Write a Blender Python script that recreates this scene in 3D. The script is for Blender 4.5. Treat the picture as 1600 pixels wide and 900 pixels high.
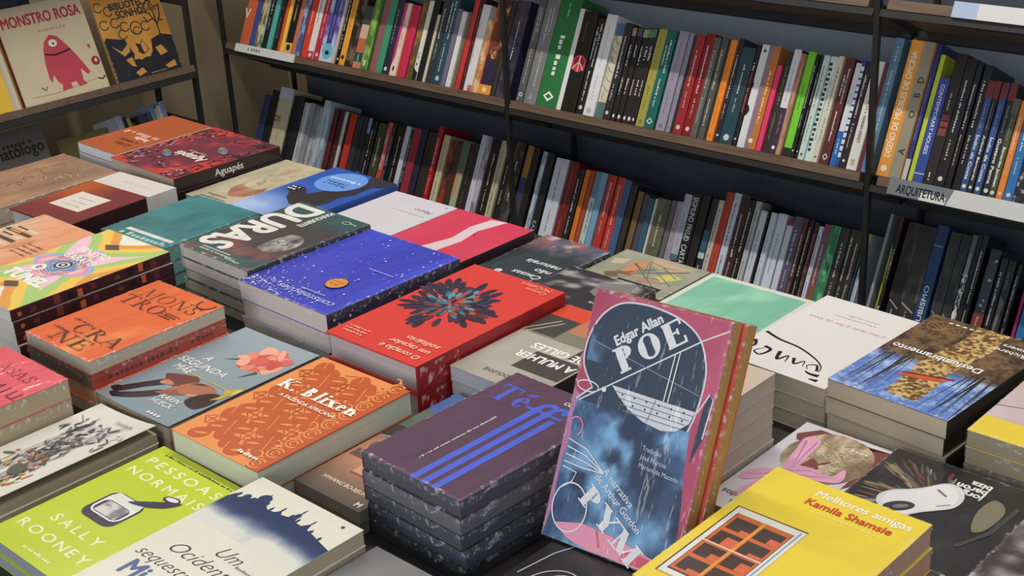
import bpy, math, random
import numpy as np
from mathutils import Matrix, Vector

for o in list(bpy.data.objects):
    bpy.data.objects.remove(o)
SC = bpy.context.scene
COL = SC.collection
RAD = math.radians

# ------------------------------------------------------------------ camera
TZ = 0.80                        # table top height
CAMP = Vector((0.0, 0.0, TZ + 0.74))
YAW, PITCH, ROLL, FPX = -0.765582511, 0.409607228, -0.0524093059, 2150.0
fw = Vector((math.cos(PITCH)*math.sin(YAW), math.cos(PITCH)*math.cos(YAW), -math.sin(PITCH)))
rt = Vector((math.cos(YAW), -math.sin(YAW), 0))
up = rt.cross(fw)
r2 = rt*math.cos(ROLL) + up*math.sin(ROLL)
u2 = -rt*math.sin(ROLL) + up*math.cos(ROLL)
cd = bpy.data.cameras.new('camera')
cd.sensor_width = 36.0
cd.lens = FPX/1600*36
cd.clip_start = 0.02
cam = bpy.data.objects.new('camera', cd)
COL.objects.link(cam)
cam.matrix_world = Matrix(((r2.x, u2.x, -fw.x, CAMP.x), (r2.y, u2.y, -fw.y, CAMP.y), (r2.z, u2.z, -fw.z, CAMP.z), (0, 0, 0, 1)))
SC.camera = cam

# ------------------------------------------------------------------ light
SC.view_settings.view_transform = 'Standard'
SC.view_settings.look = 'None'
SC.view_settings.exposure = 0.0
SC.view_settings.gamma = 1.0
SC.view_settings.use_curve_mapping = False
W = bpy.data.worlds.new('shop_ambient')
SC.world = W
W.use_nodes = True
bg = W.node_tree.nodes['Background']
bg.inputs[0].default_value = (0.75, 0.86, 1.0, 1)
bg.inputs[1].default_value = 0.42

def area(name, loc, tgt, sx, sy, power, col):
    l = bpy.data.lights.new(name, 'AREA')
    l.shape = 'RECTANGLE'; l.size = sx; l.size_y = sy
    l.energy = power; l.color = col
    o = bpy.data.objects.new(name, l)
    COL.objects.link(o)
    o.location = loc
    o.rotation_euler = (Vector(tgt) - Vector(loc)).to_track_quat('-Z', 'Y').to_euler()
    return o
area('aisle_track_light', (-1.7, 1.50, 2.85), (-1.7, 1.75, 0.6), 3.6, 0.05, 51, (1.0, 0.92, 0.80))
area('table_spot_light', (-0.9, 0.45, 2.9), (-1.0, 0.9, 0.8), 1.2, 0.5, 6, (1.0, 0.93, 0.84))
area('added_rear_fill', (0.2, -2.6, 1.7), (-1.2, 0.9, 0.75), 2.6, 1.6, 68, (1.0, 0.96, 0.92))  # added fill behind the camera, brightens page edges and stack sides; no real window
# ------------------------------------------------------------------ materials
def s2l(c):
    out = []
    for v in c[:3]:
        v = max(0.0, min(1.0, v/255.0))
        out.append(v/12.92 if v <= 0.04045 else ((v+0.055)/1.055)**2.4)
    return out
def s2l_np(a):
    a = np.clip(a/255.0, 0, 1)
    return np.where(a <= 0.04045, a/12.92, ((a+0.055)/1.055)**2.4)

def new_mat(name):
    m = bpy.data.materials.new(name); m.use_nodes = True
    nt = m.node_tree
    b = nt.nodes['Principled BSDF']
    return m, nt, b
def add_bump(nt, b, scale, strength, dist=0.001, detail=3, coat=False, vec_scale=None):
    tc = nt.nodes.new('ShaderNodeTexCoord')
    n = nt.nodes.new('ShaderNodeTexNoise')
    n.inputs['Scale'].default_value = scale; n.inputs['Detail'].default_value = detail
    if vec_scale:
        mp = nt.nodes.new('ShaderNodeMapping'); mp.inputs['Scale'].default_value = vec_scale; mp.inputs['Rotation'].default_value = (0, 0, .6)
        nt.links.new(tc.outputs['Object'], mp.inputs[0]); nt.links.new(mp.outputs[0], n.inputs['Vector'])
    else:
        nt.links.new(tc.outputs['Object'], n.inputs['Vector'])
    bp = nt.nodes.new('ShaderNodeBump'); bp.inputs['Strength'].default_value = strength; bp.inputs['Distance'].default_value = dist
    nt.links.new(n.outputs['Fac'], bp.inputs['Height'])
    nt.links.new(bp.outputs[0], b.inputs['Coat Normal' if coat else 'Normal'])
    return n
def print_mat(name, rough, coat=0.0, bump=0.0):
    m, nt, b = new_mat(name)
    a = nt.nodes.new('ShaderNodeAttribute'); a.attribute_name = 'ink'
    nt.links.new(a.outputs['Color'], b.inputs['Base Color'])
    b.inputs['Roughness'].default_value = rough
    b.inputs['IOR'].default_value = 1.45
    if coat:
        b.inputs['Coat Weight'].default_value = coat
        b.inputs['Coat Roughness'].default_value = 0.12
        add_bump(nt, b, 30, bump, 0.009, 4, True, (1.0, 0.3, 1.0))
    else:
        add_bump(nt, b, 60, 0.12, 0.0004)
    return m
M_PRINT = print_mat('printed_cover', 0.42)
M_GLOSS = print_mat('laminated_cover', 0.26)
M_WRAP = print_mat('shrink_wrapped_cover', 0.4, 0.8, 0.8)
def film_mat():
    m, nt, b = new_mat('plastic_film')
    b.inputs['Base Color'].default_value = (.9, .92, .95, 1); b.inputs['Roughness'].default_value = 0.12
    b.inputs['Specular IOR Level'].default_value = 0.9
    tc = nt.nodes.new('ShaderNodeTexCoord'); n = nt.nodes.new('ShaderNodeTexNoise'); n.inputs['Scale'].default_value = 150; n.inputs['Detail'].default_value = 3
    nt.links.new(tc.outputs['Object'], n.inputs['Vector'])
    cr = nt.nodes.new('ShaderNodeMapRange'); cr.inputs[1].default_value = .54; cr.inputs[2].default_value = .74; cr.inputs[3].default_value = .03; cr.inputs[4].default_value = .5
    nt.links.new(n.outputs['Fac'], cr.inputs[0]); nt.links.new(cr.outputs[0], b.inputs['Alpha'])
    bp = nt.nodes.new('ShaderNodeBump'); bp.inputs['Strength'].default_value = .8; bp.inputs['Distance'].default_value = .004
    nt.links.new(n.outputs['Fac'], bp.inputs['Height']); nt.links.new(bp.outputs[0], b.inputs['Normal'])
    return m
M_FILM = film_mat()
def paper_mat():
    m, nt, b = new_mat('page_edges')
    a = nt.nodes.new('ShaderNodeAttribute'); a.attribute_name = 'ink'
    tc = nt.nodes.new('ShaderNodeTexCoord'); mp = nt.nodes.new('ShaderNodeMapping')
    mp.inputs['Scale'].default_value = (3, 3, 2600)
    n = nt.nodes.new('ShaderNodeTexNoise'); n.inputs['Scale'].default_value = 1.0; n.inputs['Detail'].default_value = 3
    nt.links.new(tc.outputs['Object'], mp.inputs[0]); nt.links.new(mp.outputs[0], n.inputs['Vector'])
    mr = nt.nodes.new('ShaderNodeMapRange'); mr.inputs[1].default_value = 0.3; mr.inputs[2].default_value = 0.7
    mr.inputs[3].default_value = 0.84; mr.inputs[4].default_value = 1.14
    nt.links.new(n.outputs['Fac'], mr.inputs[0])
    mx = nt.nodes.new('ShaderNodeVectorMath'); mx.operation = 'SCALE'
    nt.links.new(a.outputs['Color'], mx.inputs[0]); nt.links.new(mr.outputs[0], mx.inputs['Scale'])
    nt.links.new(mx.outputs[0], b.inputs['Base Color'])
    b.inputs['Roughness'].default_value = 0.8
    return m
M_PAGE = paper_mat()
def plain_mat(name, col, rough, metal=0.0, noise=0.0, nscale=30, vs=None, bump=0.0):
    m, nt, b = new_mat(name)
    b.inputs['Roughness'].default_value = rough; b.inputs['Metallic'].default_value = metal
    l = s2l(col)
    if noise:
        tc = nt.nodes.new('ShaderNodeTexCoord'); mp = nt.nodes.new('ShaderNodeMapping')
        mp.inputs['Scale'].default_value = vs or (1, 1, 1)
        n = nt.nodes.new('ShaderNodeTexNoise'); n.inputs['Scale'].default_value = nscale; n.inputs['Detail'].default_value = 6
        nt.links.new(tc.outputs['Object'], mp.inputs[0]); nt.links.new(mp.outputs[0], n.inputs['Vector'])
        cr = nt.nodes.new('ShaderNodeValToRGB')
        cr.color_ramp.elements[0].position = 0.3; cr.color_ramp.elements[1].position = 0.7
        cr.color_ramp.elements[0].color = [v*(1-noise) for v in l]+[1]
        cr.color_ramp.elements[1].color = [min(1, v*(1+noise)) for v in l]+[1]
        nt.links.new(n.outputs['Fac'], cr.inputs[0]); nt.links.new(cr.outputs[0], b.inputs['Base Color'])
        if bump:
            bp = nt.nodes.new('ShaderNodeBump'); bp.inputs['Strength'].default_value = bump; bp.inputs['Distance'].default_value = 0.001
            nt.links.new(n.outputs['Fac'], bp.inputs['Height']); nt.links.new(bp.outputs[0], b.inputs['Normal'])
    else:
        b.inputs['Base Color'].default_value = l+[1]
    return m
M_WOOD = plain_mat('oak_veneer', (100, 80, 63), 0.55, 0, 0.35, 9, (1.2, 30, 30), 0.2)
M_METAL = plain_mat('black_steel', (30, 30, 31), 0.55, 0.0, 0.15, 40)
M_BACK = plain_mat('slate_back_panel', (78, 86, 102), 0.75, 0, 0.10, 3)
M_WALL = plain_mat('beige_plaster', (150, 133, 106), 0.9, 0, 0.08, 5, None, 0.1)
M_FLOOR = plain_mat('dark_floor', (70, 64, 58), 0.6, 0, 0.2, 6)
M_TABLE = plain_mat('dark_table_laminate', (36, 34, 34), 0.5, 0, 0.2, 12)
M_STRIP = plain_mat('label_plastic', (205, 205, 203), 0.35, 0, 0.03, 30)

# ------------------------------------------------------------------ mesh builder
class MB:
    def __init__(s): s.V = []; s.F = []; s.C = []; s.MI = []; s.n = 0
    def add(s, verts, faces, col, mi=0, linear=None):
        """col: one sRGB colour; linear: per-vertex linear colours"""
        s.V.extend(verts)
        k = s.n
        l = None if linear is not None else s2l(col)+[1.0]
        for f in faces:
            s.F.append([i+k for i in f]); s.MI.append(mi)
            if linear is not None:
                for i in f: s.C.append(linear[i])
            else:
                s.C.extend([l]*len(f))
        s.n += len(verts)
    def box(s, x0, x1, y0, y1, z0, z1, col=(128, 128, 128), mi=0):
        v = [(x0, y0, z0), (x1, y0, z0), (x1, y1, z0), (x0, y1, z0), (x0, y0, z1), (x1, y0, z1), (x1, y1, z1), (x0, y1, z1)]
        s.add(v, [(3, 2, 1, 0), (4, 5, 6, 7), (0, 1, 5, 4), (1, 2, 6, 5), (2, 3, 7, 6), (3, 0, 4, 7)], col, mi)
    def build(s, name, mats, parent=None, bevel=0.0):
        me = bpy.data.meshes.new(name)
        me.from_pydata(s.V, [], s.F)
        at = me.color_attributes.new('ink', 'FLOAT_COLOR', 'CORNER')
        at.data.foreach_set('color', np.array(s.C, dtype=np.float32).ravel())
        if not isinstance(mats, (list, tuple)): mats = [mats]
        for m in mats: me.materials.append(m)
        if len(mats) > 1: me.polygons.foreach_set('material_index', np.array(s.MI, dtype=np.int32))
        me.update()
        o = bpy.data.objects.new(name, me); COL.objects.link(o)
        if parent: o.parent = parent
        if bevel:
            b = o.modifiers.new('bevel', 'BEVEL'); b.width = bevel; b.segments = 2; b.limit_method = 'ANGLE'
        return o
def empty(name, mat4, label, cat, group=None):
    o = bpy.data.objects.new(name, None); COL.objects.link(o)
    o.empty_display_size = 0.05
    o.matrix_world = mat4
    o['label'] = label; o['category'] = cat
    if group: o['group'] = group
    return o
def tag(o, label, cat, group=None):
    o['label'] = label; o['category'] = cat
    if group: o['group'] = group
def struct(o): o['kind'] = 'structure'; return o

# ------------------------------------------------------------------ lettering
_tc = {}
def glyphs(txt, bold=0.0, shear=0.0):
    k = (txt, bold, shear)
    if k in _tc: return _tc[k]
    cu = bpy.data.curves.new('t', 'FONT'); cu.body = txt; cu.size = 1.0; cu.offset = bold; cu.shear = shear
    cu.resolution_u = 3; cu.fill_mode = 'FRONT'
    ob = bpy.data.objects.new('t', cu); COL.objects.link(ob)
    dg = bpy.context.evaluated_depsgraph_get()
    me = ob.evaluated_get(dg).to_mesh()
    vs = np.array([v.co[:2] for v in me.vertices]) if len(me.vertices) else np.zeros((0, 2))
    fs = [tuple(p.vertices) for p in me.polygons]
    ob.evaluated_get(dg).to_mesh_clear()
    bpy.data.objects.remove(ob); bpy.data.curves.remove(cu)
    vs = vs/0.729 if len(vs) else vs            # cap height becomes 1
    w = (vs[:, 0].max() if len(vs) else 0)
    _tc[k] = (vs, fs, w)
    return _tc[k]

TK, TN = 0.19, 0.055
SERIF = {
 'P': (.80, [('l', .22, 0, .22, 1, 1), ('s', .22, 0), ('s', .2, 1), ('a', .30, .73, .36, .27, -90, 90)]),
 'O': (1.0, [('a', .47, .5, .42, .5, 0, 360)]),
 'E': (.80, [('l', .22, 0, .22, 1, 1), ('h', .05, .74, 1), ('h', .22, .56, .52), ('h', .05, .76, 0), ('l', .73, .75, .73, 1, 0), ('l', .75, 0, .75, .28, 0), ('l', .56, .4, .56, .64, 0)]),
 'Y': (.92, [('l', .14, 1, .47, .42, 1), ('l', .80, 1, .47, .42, 0), ('l', .47, 0, .47, .45, 1), ('s', .47, 0), ('s', .14, 1), ('s', .80, 1)]),
 'M': (1.12, [('l', .15, 0, .15, 1, 0), ('l', .17, 1, .53, .05, 1), ('l', .53, .05, .90, 1, 0), ('l', .92, 0, .92, 1, 1), ('s', .15, 0), ('s', .92, 0), ('s', .12, 1), ('s', .95, 1)]),
 'N': (.98, [('l', .15, 0, .15, 1, 0), ('l', .17, 1, .80, 0, 1), ('l', .82, 0, .82, 1, 0), ('s', .15, 0), ('s', .12, 1), ('s', .82, 1)]),
 'S': (.70, [('a', .36, .75, .25, .25, 25, 270), ('a', .36, .25, .27, .25, -155, 90), ('l', .60, .68, .60, .95, 0), ('l', .10, .05, .10, .3, 0)]),
 'T': (.90, [('l', .45, 0, .45, 1, 1), ('s', .45, 0), ('h', .05, .85, 1), ('l', .06, .75, .06, 1, 0), ('l', .84, .75, .84, 1, 0)]),
 'R': (.90, [('l', .22, 0, .22, 1, 1), ('s', .22, 0), ('s', .2, 1), ('a', .30, .75, .33, .25, -90, 90), ('l', .40, .5, .78, .02, 1), ('s', .84, 0)]),
 'C': (.90, [('a', .47, .5, .40, .5, 45, 315), ('l', .78, .68, .78, .98, 0), ('l', .78, .05, .78, .25, 0)]),
 'A': (.98, [('l', .12, 0, .46, 1, 0), ('l', .46, 1, .82, 0, 1), ('h', .22, .7, .33), ('s', .12, 0), ('s', .82, 0)]),
 'K': (.98, [('l', .22, 0, .22, 1, 1), ('s', .22, 0), ('s', .22, 1), ('l', .30, .42, .78, 1, 0), ('l', .42, .55, .80, 0, 1), ('s', .84, 0), ('s', .80, 1)]),
 'B': (.84, [('l', .22, 0, .22, 1, 1), ('h', .05, .3, 0), ('h', .05, .3, 1), ('a', .28, .76, .30, .24, -90, 90), ('a', .28, .26, .38, .26, -90, 90)]),
 'l': (.42, [('l', .21, 0, .21, 1.05, 1), ('s', .21, 0), ('h', .08, .21, 1.02)]),
 'i': (.42, [('l', .21, 0, .21, .66, 1), ('s', .21, 0), ('h', .08, .21, .64), ('d', .21, .9, .11)]),
 'x': (.68, [('l', .10, .66, .55, 0, 1), ('l', .55, .66, .10, 0, 0), ('s', .1, .66), ('s', .55, .66), ('s', .1, 0), ('s', .57, 0)]),
 'e': (.62, [('a', .32, .33, .25, .33, 10, 325), ('h', .1, .55, .38)]),
 'é': (.62, [('a', .32, .33, .25, .33, 10, 325), ('h', .1, .55, .38), ('l', .26, .78, .48, 1.0, 0.6)]),
 'n': (.74, [('l', .20, 0, .20, .66, 1), ('s', .2, 0), ('h', .06, .2, .64), ('a', .37, .40, .20, .26, 0, 150), ('l', .56, 0, .56, .42, 1), ('s', .56, 0)]),
 'f': (.46, [('l', .22, 0, .22, .85, 1), ('s', .22, 0), ('h', .06, .42, .64), ('a', .42, .80, .22, .25, 60, 180), ('d', .50, .95, .10)]),
 '.': (.34, [('d', .15, .09, .11)]), ' ': (.4, []),
}
def serif_polys(txt, bold=1.0, space=0.06):
    """list of polygons in cap-height units, total width"""
    x = 0; out = []
    tk, tn = TK*bold, TN*max(.8, bold)
    for ch in txt:
        w, els = SERIF[ch]
        for e in els:
            if e[0] == 'l':
                _, x0, y0, x1, y1, k = e
                wd = (tn + (tk-tn)*k)/2
                if abs(y1-y0) > 0.05:            # horizontal cut
                    dx = wd*math.hypot(x1-x0, y1-y0)/abs(y1-y0)
                    dx = min(dx, wd*1.9)
                    out.append([(x+x0-dx, y0), (x+x0+dx, y0), (x+x1+dx, y1), (x+x1-dx, y1)])
            elif e[0] == 'h':
                _, x0, x1, y = e
                yy = min(max(y, tn/2), 1.05-tn/2) if y < 1 else y-tn/2
                out.append([(x+x0, yy-tn/2), (x+x1, yy-tn/2), (x+x1, yy+tn/2), (x+x0, yy+tn/2)])
            elif e[0] == 's':
                _, xx, y = e
                y0 = y if y < .5 else y-tn
                out.append([(x+xx-.16-tk*.2, y0), (x+xx+.16+tk*.2, y0), (x+xx+.16+tk*.2, y0+tn), (x+xx-.16-tk*.2, y0+tn)])
            elif e[0] == 'd':
                _, xx, y, r = e
                out.append([(x+xx+r*math.cos(a*math.pi/5), y+r*math.sin(a*math.pi/5)) for a in range(10)])
            elif e[0] == 'a':
                _, cx, cy, rx, ry, a0, a1 = e
                n = max(6, int(abs(a1-a0)/15))
                prev = None
                for i in range(n+1):
                    a = RAD(a0+(a1-a0)*i/n)
                    wd = tn+(tk-tn)*abs(math.cos(a))**1.3
                    po = (x+cx+rx*math.cos(a), cy+ry*math.sin(a))
                    pi_ = (x+cx+(rx-wd)*math.cos(a), cy+(ry-tn-(wd-tn)*.15)*math.sin(a))
                    if prev: out.append([prev[0], po, pi_, prev[1]])
                    prev = (po, pi_)
        x += w+space
    return out, x-space

# ------------------------------------------------------------------ noise
def vnoise(x, y, seed=0):
    xi = np.floor(x).astype(int); yi = np.floor(y).astype(int)
    fx = x-xi; fy = y-yi
    fx = fx*fx*(3-2*fx); fy = fy*fy*(3-2*fy)
    def h(a, b):
        v = np.sin(a*127.1+b*311.7+seed*74.7)*43758.5453
        return v-np.floor(v)
    return (h(xi, yi)*(1-fx)+h(xi+1, yi)*fx)*(1-fy)+(h(xi, yi+1)*(1-fx)+h(xi+1, yi+1)*fx)*fy
def fbm(x, y, seed=0, oct=4):
    t = 0; a = 0.5; s = 0
    for i in range(oct):
        t = t+a*vnoise(x*2**i, y*2**i, seed+i*13); s += a; a *= .5
    return t/s
def mixc(a, b, t):
    t = np.clip(t, 0, 1)[..., None]
    return np.array(a, float)*(1-t)+np.array(b, float)*t

def smooth(P, closed=False, n=5):
    """Catmull-Rom curve through the points"""
    m = len(P); out = []
    g = (lambda i: P[i % m]) if closed else (lambda i: P[min(m-1, max(0, i))])
    for i in range(m if closed else m-1):
        a, b, c, d = g(i-1), g(i), g(i+1), g(i+2)
        for k in range(n):
            t = k/n
            out.append(tuple(.5*(2*b[q]+(c[q]-a[q])*t+(2*a[q]-5*b[q]+4*c[q]-d[q])*t*t+(3*b[q]-a[q]-3*c[q]+d[q])*t**3) for q in (0, 1)))
    if not closed: out.append(tuple(P[-1]))
    return out

# ------------------------------------------------------------------ printed artwork
class Art:
    """prints inks on a face W x H metres; mp(x, y, lift) gives the 3-D point"""
    def __init__(s, mb, Wd, Ht, mp, mi=0): s.mb = mb; s.W = Wd; s.H = Ht; s.mp = mp; s.top = 0.00002; s.mi = mi
    def lift(s, fine=False): s.top += 0.000006 if fine else 0.000012; return s.top
    def _p(s, pts, col, z, faces=None):
        vs = [s.mp(x, y, z) for x, y in pts]
        s.mb.add(vs, faces or [tuple(range(len(vs)))], col, s.mi)
    def poly(s, pts, col, z=None): s._p([(u*s.W, v*s.H) for u, v in pts], col, s.lift(z is not None))
    def rect(s, u0, v0, u1, v1, col, z=None): s.poly([(u0, v0), (u1, v0), (u1, v1), (u0, v1)], col, z)
    def ell(s, u, v, ru, rv, col, rot=0, n=20, z=None, a0=0, a1=360):
        """radii in widths"""
        c, d = math.cos(RAD(rot)), math.sin(RAD(rot)); pts = []
        for i in range(n):
            a = RAD(a0+(a1-a0)*i/(n if a1-a0 >= 360 else n-1)); x = ru*math.cos(a); y = rv*math.sin(a)
            pts.append((u*s.W+(x*c-y*d)*s.W, v*s.H+(x*d+y*c)*s.W))
        s._p(pts, col, s.lift(z is not None))
    def line(s, pts, wd, col, z=None, closed=False, taper=False):
        z = s.lift(z is not None); P = [Vector((u*s.W, v*s.H)) for u, v in pts]
        if closed: P.append(P[0])
        n = len(P); hw = wd*s.W/2; L = []
        for i in range(n):
            a = P[max(0, i-1)]; b = P[min(n-1, i+1)]
            if closed and i in (0, n-1): a, b = P[n-2], P[1]
            d = (b-a)
            if d.length < 1e-9: d = Vector((1, 0))
            d.normalize(); q = Vector((-d.y, d.x)); w = hw*(1-.8*i/(n-1) if taper else 1)
            L.append((P[i]+q*w, P[i]-q*w))
        vs = [tuple(p) for pr in L for p in pr]
        s._p(vs, col, z, [(2*i, 2*i+1, 2*i+3, 2*i+2) for i in range(n-1)])
    def arc(s, u, v, ru, rv, a0, a1, wd, col, n=16, rot=0):
        c, d = math.cos(RAD(rot)), math.sin(RAD(rot)); pts = []
        for i in range(n+1):
            a = RAD(a0+(a1-a0)*i/n); x = ru*math.cos(a); y = rv*math.sin(a)
            pts.append((u+(x*c-y*d), v+(x*d+y*c)*s.W/s.H))
        s.line(pts, wd, col)
    def _place(s, polys_v, faces, wtot, u, v, size, col, align, rot, sx, z=None):
        z = s.lift(z is not None); c, d = math.cos(RAD(rot)), math.sin(RAD(rot)); k = size*s.W
        off = {'L': 0, 'C': -wtot/2, 'R': -wtot}[align]
        pts = []
        for x, y in polys_v:
            x = (x+off)*sx*k; y = y*k
            pts.append((u*s.W+x*c-y*d, v*s.H+x*d+y*c))
        s._p(pts, col, z, faces)
    def text(s, t, u, v, size, col, align='C', rot=0, bold=0.0, shear=0.0, sx=1.0, fit=None, track=0.0):
        """size: cap height in widths; fit: wanted length in widths; bold: heavier by overprinting"""
        if track:
            vs = []; fs = []; x = 0
            for ch in t:
                if ch == ' ': x += .55+track; continue
                gv, gf, gw = glyphs(ch, 0.0, shear)
                b = len(vs); g0 = gv[:, 0].min()
                vs += [(p[0]-g0+x, p[1]) for p in gv]; fs += [tuple(i+b for i in f) for f in gf]; x += gw-g0+track
            w = x-track
        else:
            vs, fs, w = glyphs(t, min(bold, 0.0), shear)
        if not len(vs): return
        if fit: sx = fit/(w*size)
        b = max(bold, 0)*1.3
        for dx, dy in (((0, 0), (b, 0), (-b, 0), (0, b), (0, -b), (b*.7, b*.7), (-b*.7, -b*.7)) if b > .004 else ((0, 0),)):
            s._place([(p[0]+dx/max(.4, sx), p[1]+dy) for p in vs], fs, w, u, v, size, col, align, rot, sx, z=1)
    def serif(s, t, u, v, size, col, align='C', rot=0, bold=1.0, sx=1.0, fit=None, space=.06, shear=0.0):
        pl, w = serif_polys(t, bold, space)
        if fit: sx = fit/(w*size)
        for p in pl:
            s._place([(a+b*shear, b) for a, b in p], [tuple(range(len(p)))], w, u, v, size, col, align, rot, sx, z=1)
    def dashes(s, u, v, length, size, col, rot=0, seed=1, dense=.8):
        """unreadably small print: a row of letter-sized marks"""
        r = random.Random(seed); x = 0; vs = []; fs = []; k = size*s.W; c, d = math.cos(RAD(rot)), math.sin(RAD(rot))
        Lm = length*s.W
        while x < Lm:
            w = k*r.uniform(.5, .95); hh = k*r.choice((.56, .58, .6, .62, .9))
            if r.random() < .14: x += k*.5
            b = len(vs)
            for px, py in ((x, 0), (x+w*.75, 0), (x+w*.75, hh), (x, hh)):
                vs.append((u*s.W+px*c-py*d, v*s.H+px*d+py*c))
            fs.append((b, b+1, b+2, b+3)); x += w/dense*.9
        s._p(vs, col, s.lift(), fs)
    def raster(s, fn, nu, nv, u0=0, v0=0, u1=1, v1=1, mask=None):
        """fn(U, V) -> sRGB 0..255 painted on a fine grid of the sheet"""
        z = s.lift()
        U, V = np.meshgrid(np.linspace(u0, u1, nu+1), np.linspace(v0, v1, nv+1))
        C = s2l_np(np.asarray(fn(U, V), float)); C = np.concatenate([C, np.ones(C.shape[:2]+(1,))], 2).reshape(-1, 4).tolist()
        vs = [s.mp(x*s.W, y*s.H, z) for x, y in zip(U.ravel().tolist(), V.ravel().tolist())]
        mk = None
        if mask is not None: mk = mask((U[:-1, :-1]+U[1:, 1:])/2, (V[:-1, :-1]+V[1:, 1:])/2)
        fs = []
        for j in range(nv):
            for i in range(nu):
                if mk is None or mk[j, i]:
                    a = j*(nu+1)+i; fs.append((a, a+1, a+nu+2, a+nu+1))
        s.mb.add(vs, fs, None, s.mi, linear=C)

# ------------------------------------------------------------------ books
def make_book(name, mat4, w, h, t, cover, pages, label, cat='book', group=None, front=None, spine=None, spine_col=None,
              hard=False, wrap=False, gloss=False, curl=None, rnd=None, mat=None, page_label=None, film=True):
    """local axes: X spine to fore-edge, Y foot to head, Z back to front; origin at the middle of the spine's back edge"""
    root = empty(name, mat4, label, cat, group)
    mb = MB()
    c = 0.0022 if hard else 0.0006
    c = min(c, t*.2)
    r = rnd if rnd is not None else min(t*.25, 0.0015)
    sc = spine_col or cover
    nx = 8 if curl else 1
    def zf(x):
        if not curl: return 0.0
        q = max(0.0, min(nx-1e-6, (x-r)/(w-r)*nx)); i = int(q)
        return curl(i/nx)*(i+1-q)+curl((i+1)/nx)*(q-i)
    xs = [w-(w-r)*i/nx for i in range(nx+1)]
    outer = []
    for x in [w, r]: outer.append((x, 0.0))
    for a in (22.5, 45, 67.5): outer.append((r-r*math.sin(RAD(a)), r-r*math.cos(RAD(a))))
    outer.append((0.0, r)); outer.append((0.0, t-r))
    for a in (67.5, 45, 22.5): outer.append((r-r*math.sin(RAD(a)), t-r+r*math.cos(RAD(a))))
    nsp0, nsp1 = 1, len(outer)
    for x in reversed(xs): outer.append((x, t+zf(x)))
    inner = []
    for x in xs: inner.append((max(x, c+.0002), t-c+zf(x)))
    inner.append((c, t-c)); inner.append((c, c)); inner.append((w, c))
    prof = outer+inner
    n = len(prof)
    vs = [(x, -h/2, z) for x, z in prof]+[(x, h/2, z) for x, z in prof]
    for i in range(n):
        j = (i+1) % n
        col = sc if (1 <= i < 10) else cover
        mb.add([vs[i], vs[j], vs[n+j], vs[n+i]], [(0, 1, 2, 3)], col)
    # the two cut ends: quads between outer and inner path
    no = len(outer); ni = len(inner)
    m_cov = nx
    for s_, y in ((0, -h/2), (1, h/2)):
        P = lambda q: (q[0], y, q[1])
        top_o = outer[-(nx+1):]; top_i = list(reversed(inner[:nx+1]))
        for i in range(nx):
            mb.add([P(top_o[i]), P(top_o[i+1]), P(top_i[i+1]), P(top_i[i])], [(0, 1, 2, 3)], cover)
        mb.add([P((r, 0)), P((w, 0)), P((w, c)), P((c, c))], [(0, 1, 2, 3)], cover)
        ring = [P(q) for q in outer[1:11]]
        mb.add(ring+[P((c, t-c)), P((c, c))], [tuple(range(len(ring)+2))], sc)
    if front:
        front(Art(mb, w, h, lambda x, y, z: (x, y-h/2, t+z+zf(x))))
    if spine:
        mode, fn = spine
        if mode == 'down':
            fn(Art(mb, h, t, lambda x, y, z: (-z, h/2-x, y)))
        else:
            fn(Art(mb, h, t, lambda x, y, z: (-z, x-h/2, t-y)))
    mb.build('cover', mat or (M_WRAP if wrap else (M_GLOSS if gloss else M_PRINT)), root)
    pb = MB(); ins = 0.003 if hard else 0.0006
    e = 0.0001
    pb.box(c+e, w-ins, -h/2+ins, h/2-ins, c+e, t-c-e, pages)
    po = pb.build('page_block', M_PAGE, root)
    if page_label: po['label'] = page_label
    if wrap and film:
        fm = MB(); rg = random.Random(int(w*1e5+h*1e4+t*1e6)); zt = t+.0012
        def strip(p0, p1, inw):
            n = 26; vs = []
            for i in range(n+1):
                f = i/n; x = p0[0]+(p1[0]-p0[0])*f; y = p0[1]+(p1[1]-p0[1])*f
                a = rg.uniform(.0008, .0042); o_ = rg.uniform(.0003, .0009)
                z1 = zt+rg.uniform(-.0002, .0006)+zf(x)
                vs += [(x+inw[0]*a, y+inw[1]*a, z1-.0003), (x-inw[0]*o_, y-inw[1]*o_, zt-.0009+rg.uniform(-.0003, .0003)+zf(x)), (x-inw[0]*o_*1.2, y-inw[1]*o_*1.2, t*rg.uniform(.45, .8))]
            fm.add(vs, [(3*i+k, 3*i+k+1, 3*i+k+4, 3*i+k+3) for i in range(n) for k in (0, 1)], (230, 232, 236))
        strip((0, -h/2), (w, -h/2), (0, 1)); strip((w, -h/2), (w, h/2), (-1, 0)); strip((w, h/2), (0, h/2), (0, -1)); strip((0, h/2), (0, -h/2), (1, 0))
        fo = fm.build('plastic_wrap', M_FILM, root); fo['label'] = 'crinkled clear plastic film along the edges'
    return root
def flat_matrix(cx, cy, z, w, rot, inverted):
    """book lying on its back, centred at cx, cy"""
    a = RAD(rot+(180 if inverted else 0))
    Rm = Matrix.Rotation(a, 4, 'Z')
    off = Rm @ Vector((-w/2, 0, 0))
    return Matrix.Translation((cx+off.x, cy+off.y, z)) @ Rm
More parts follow.
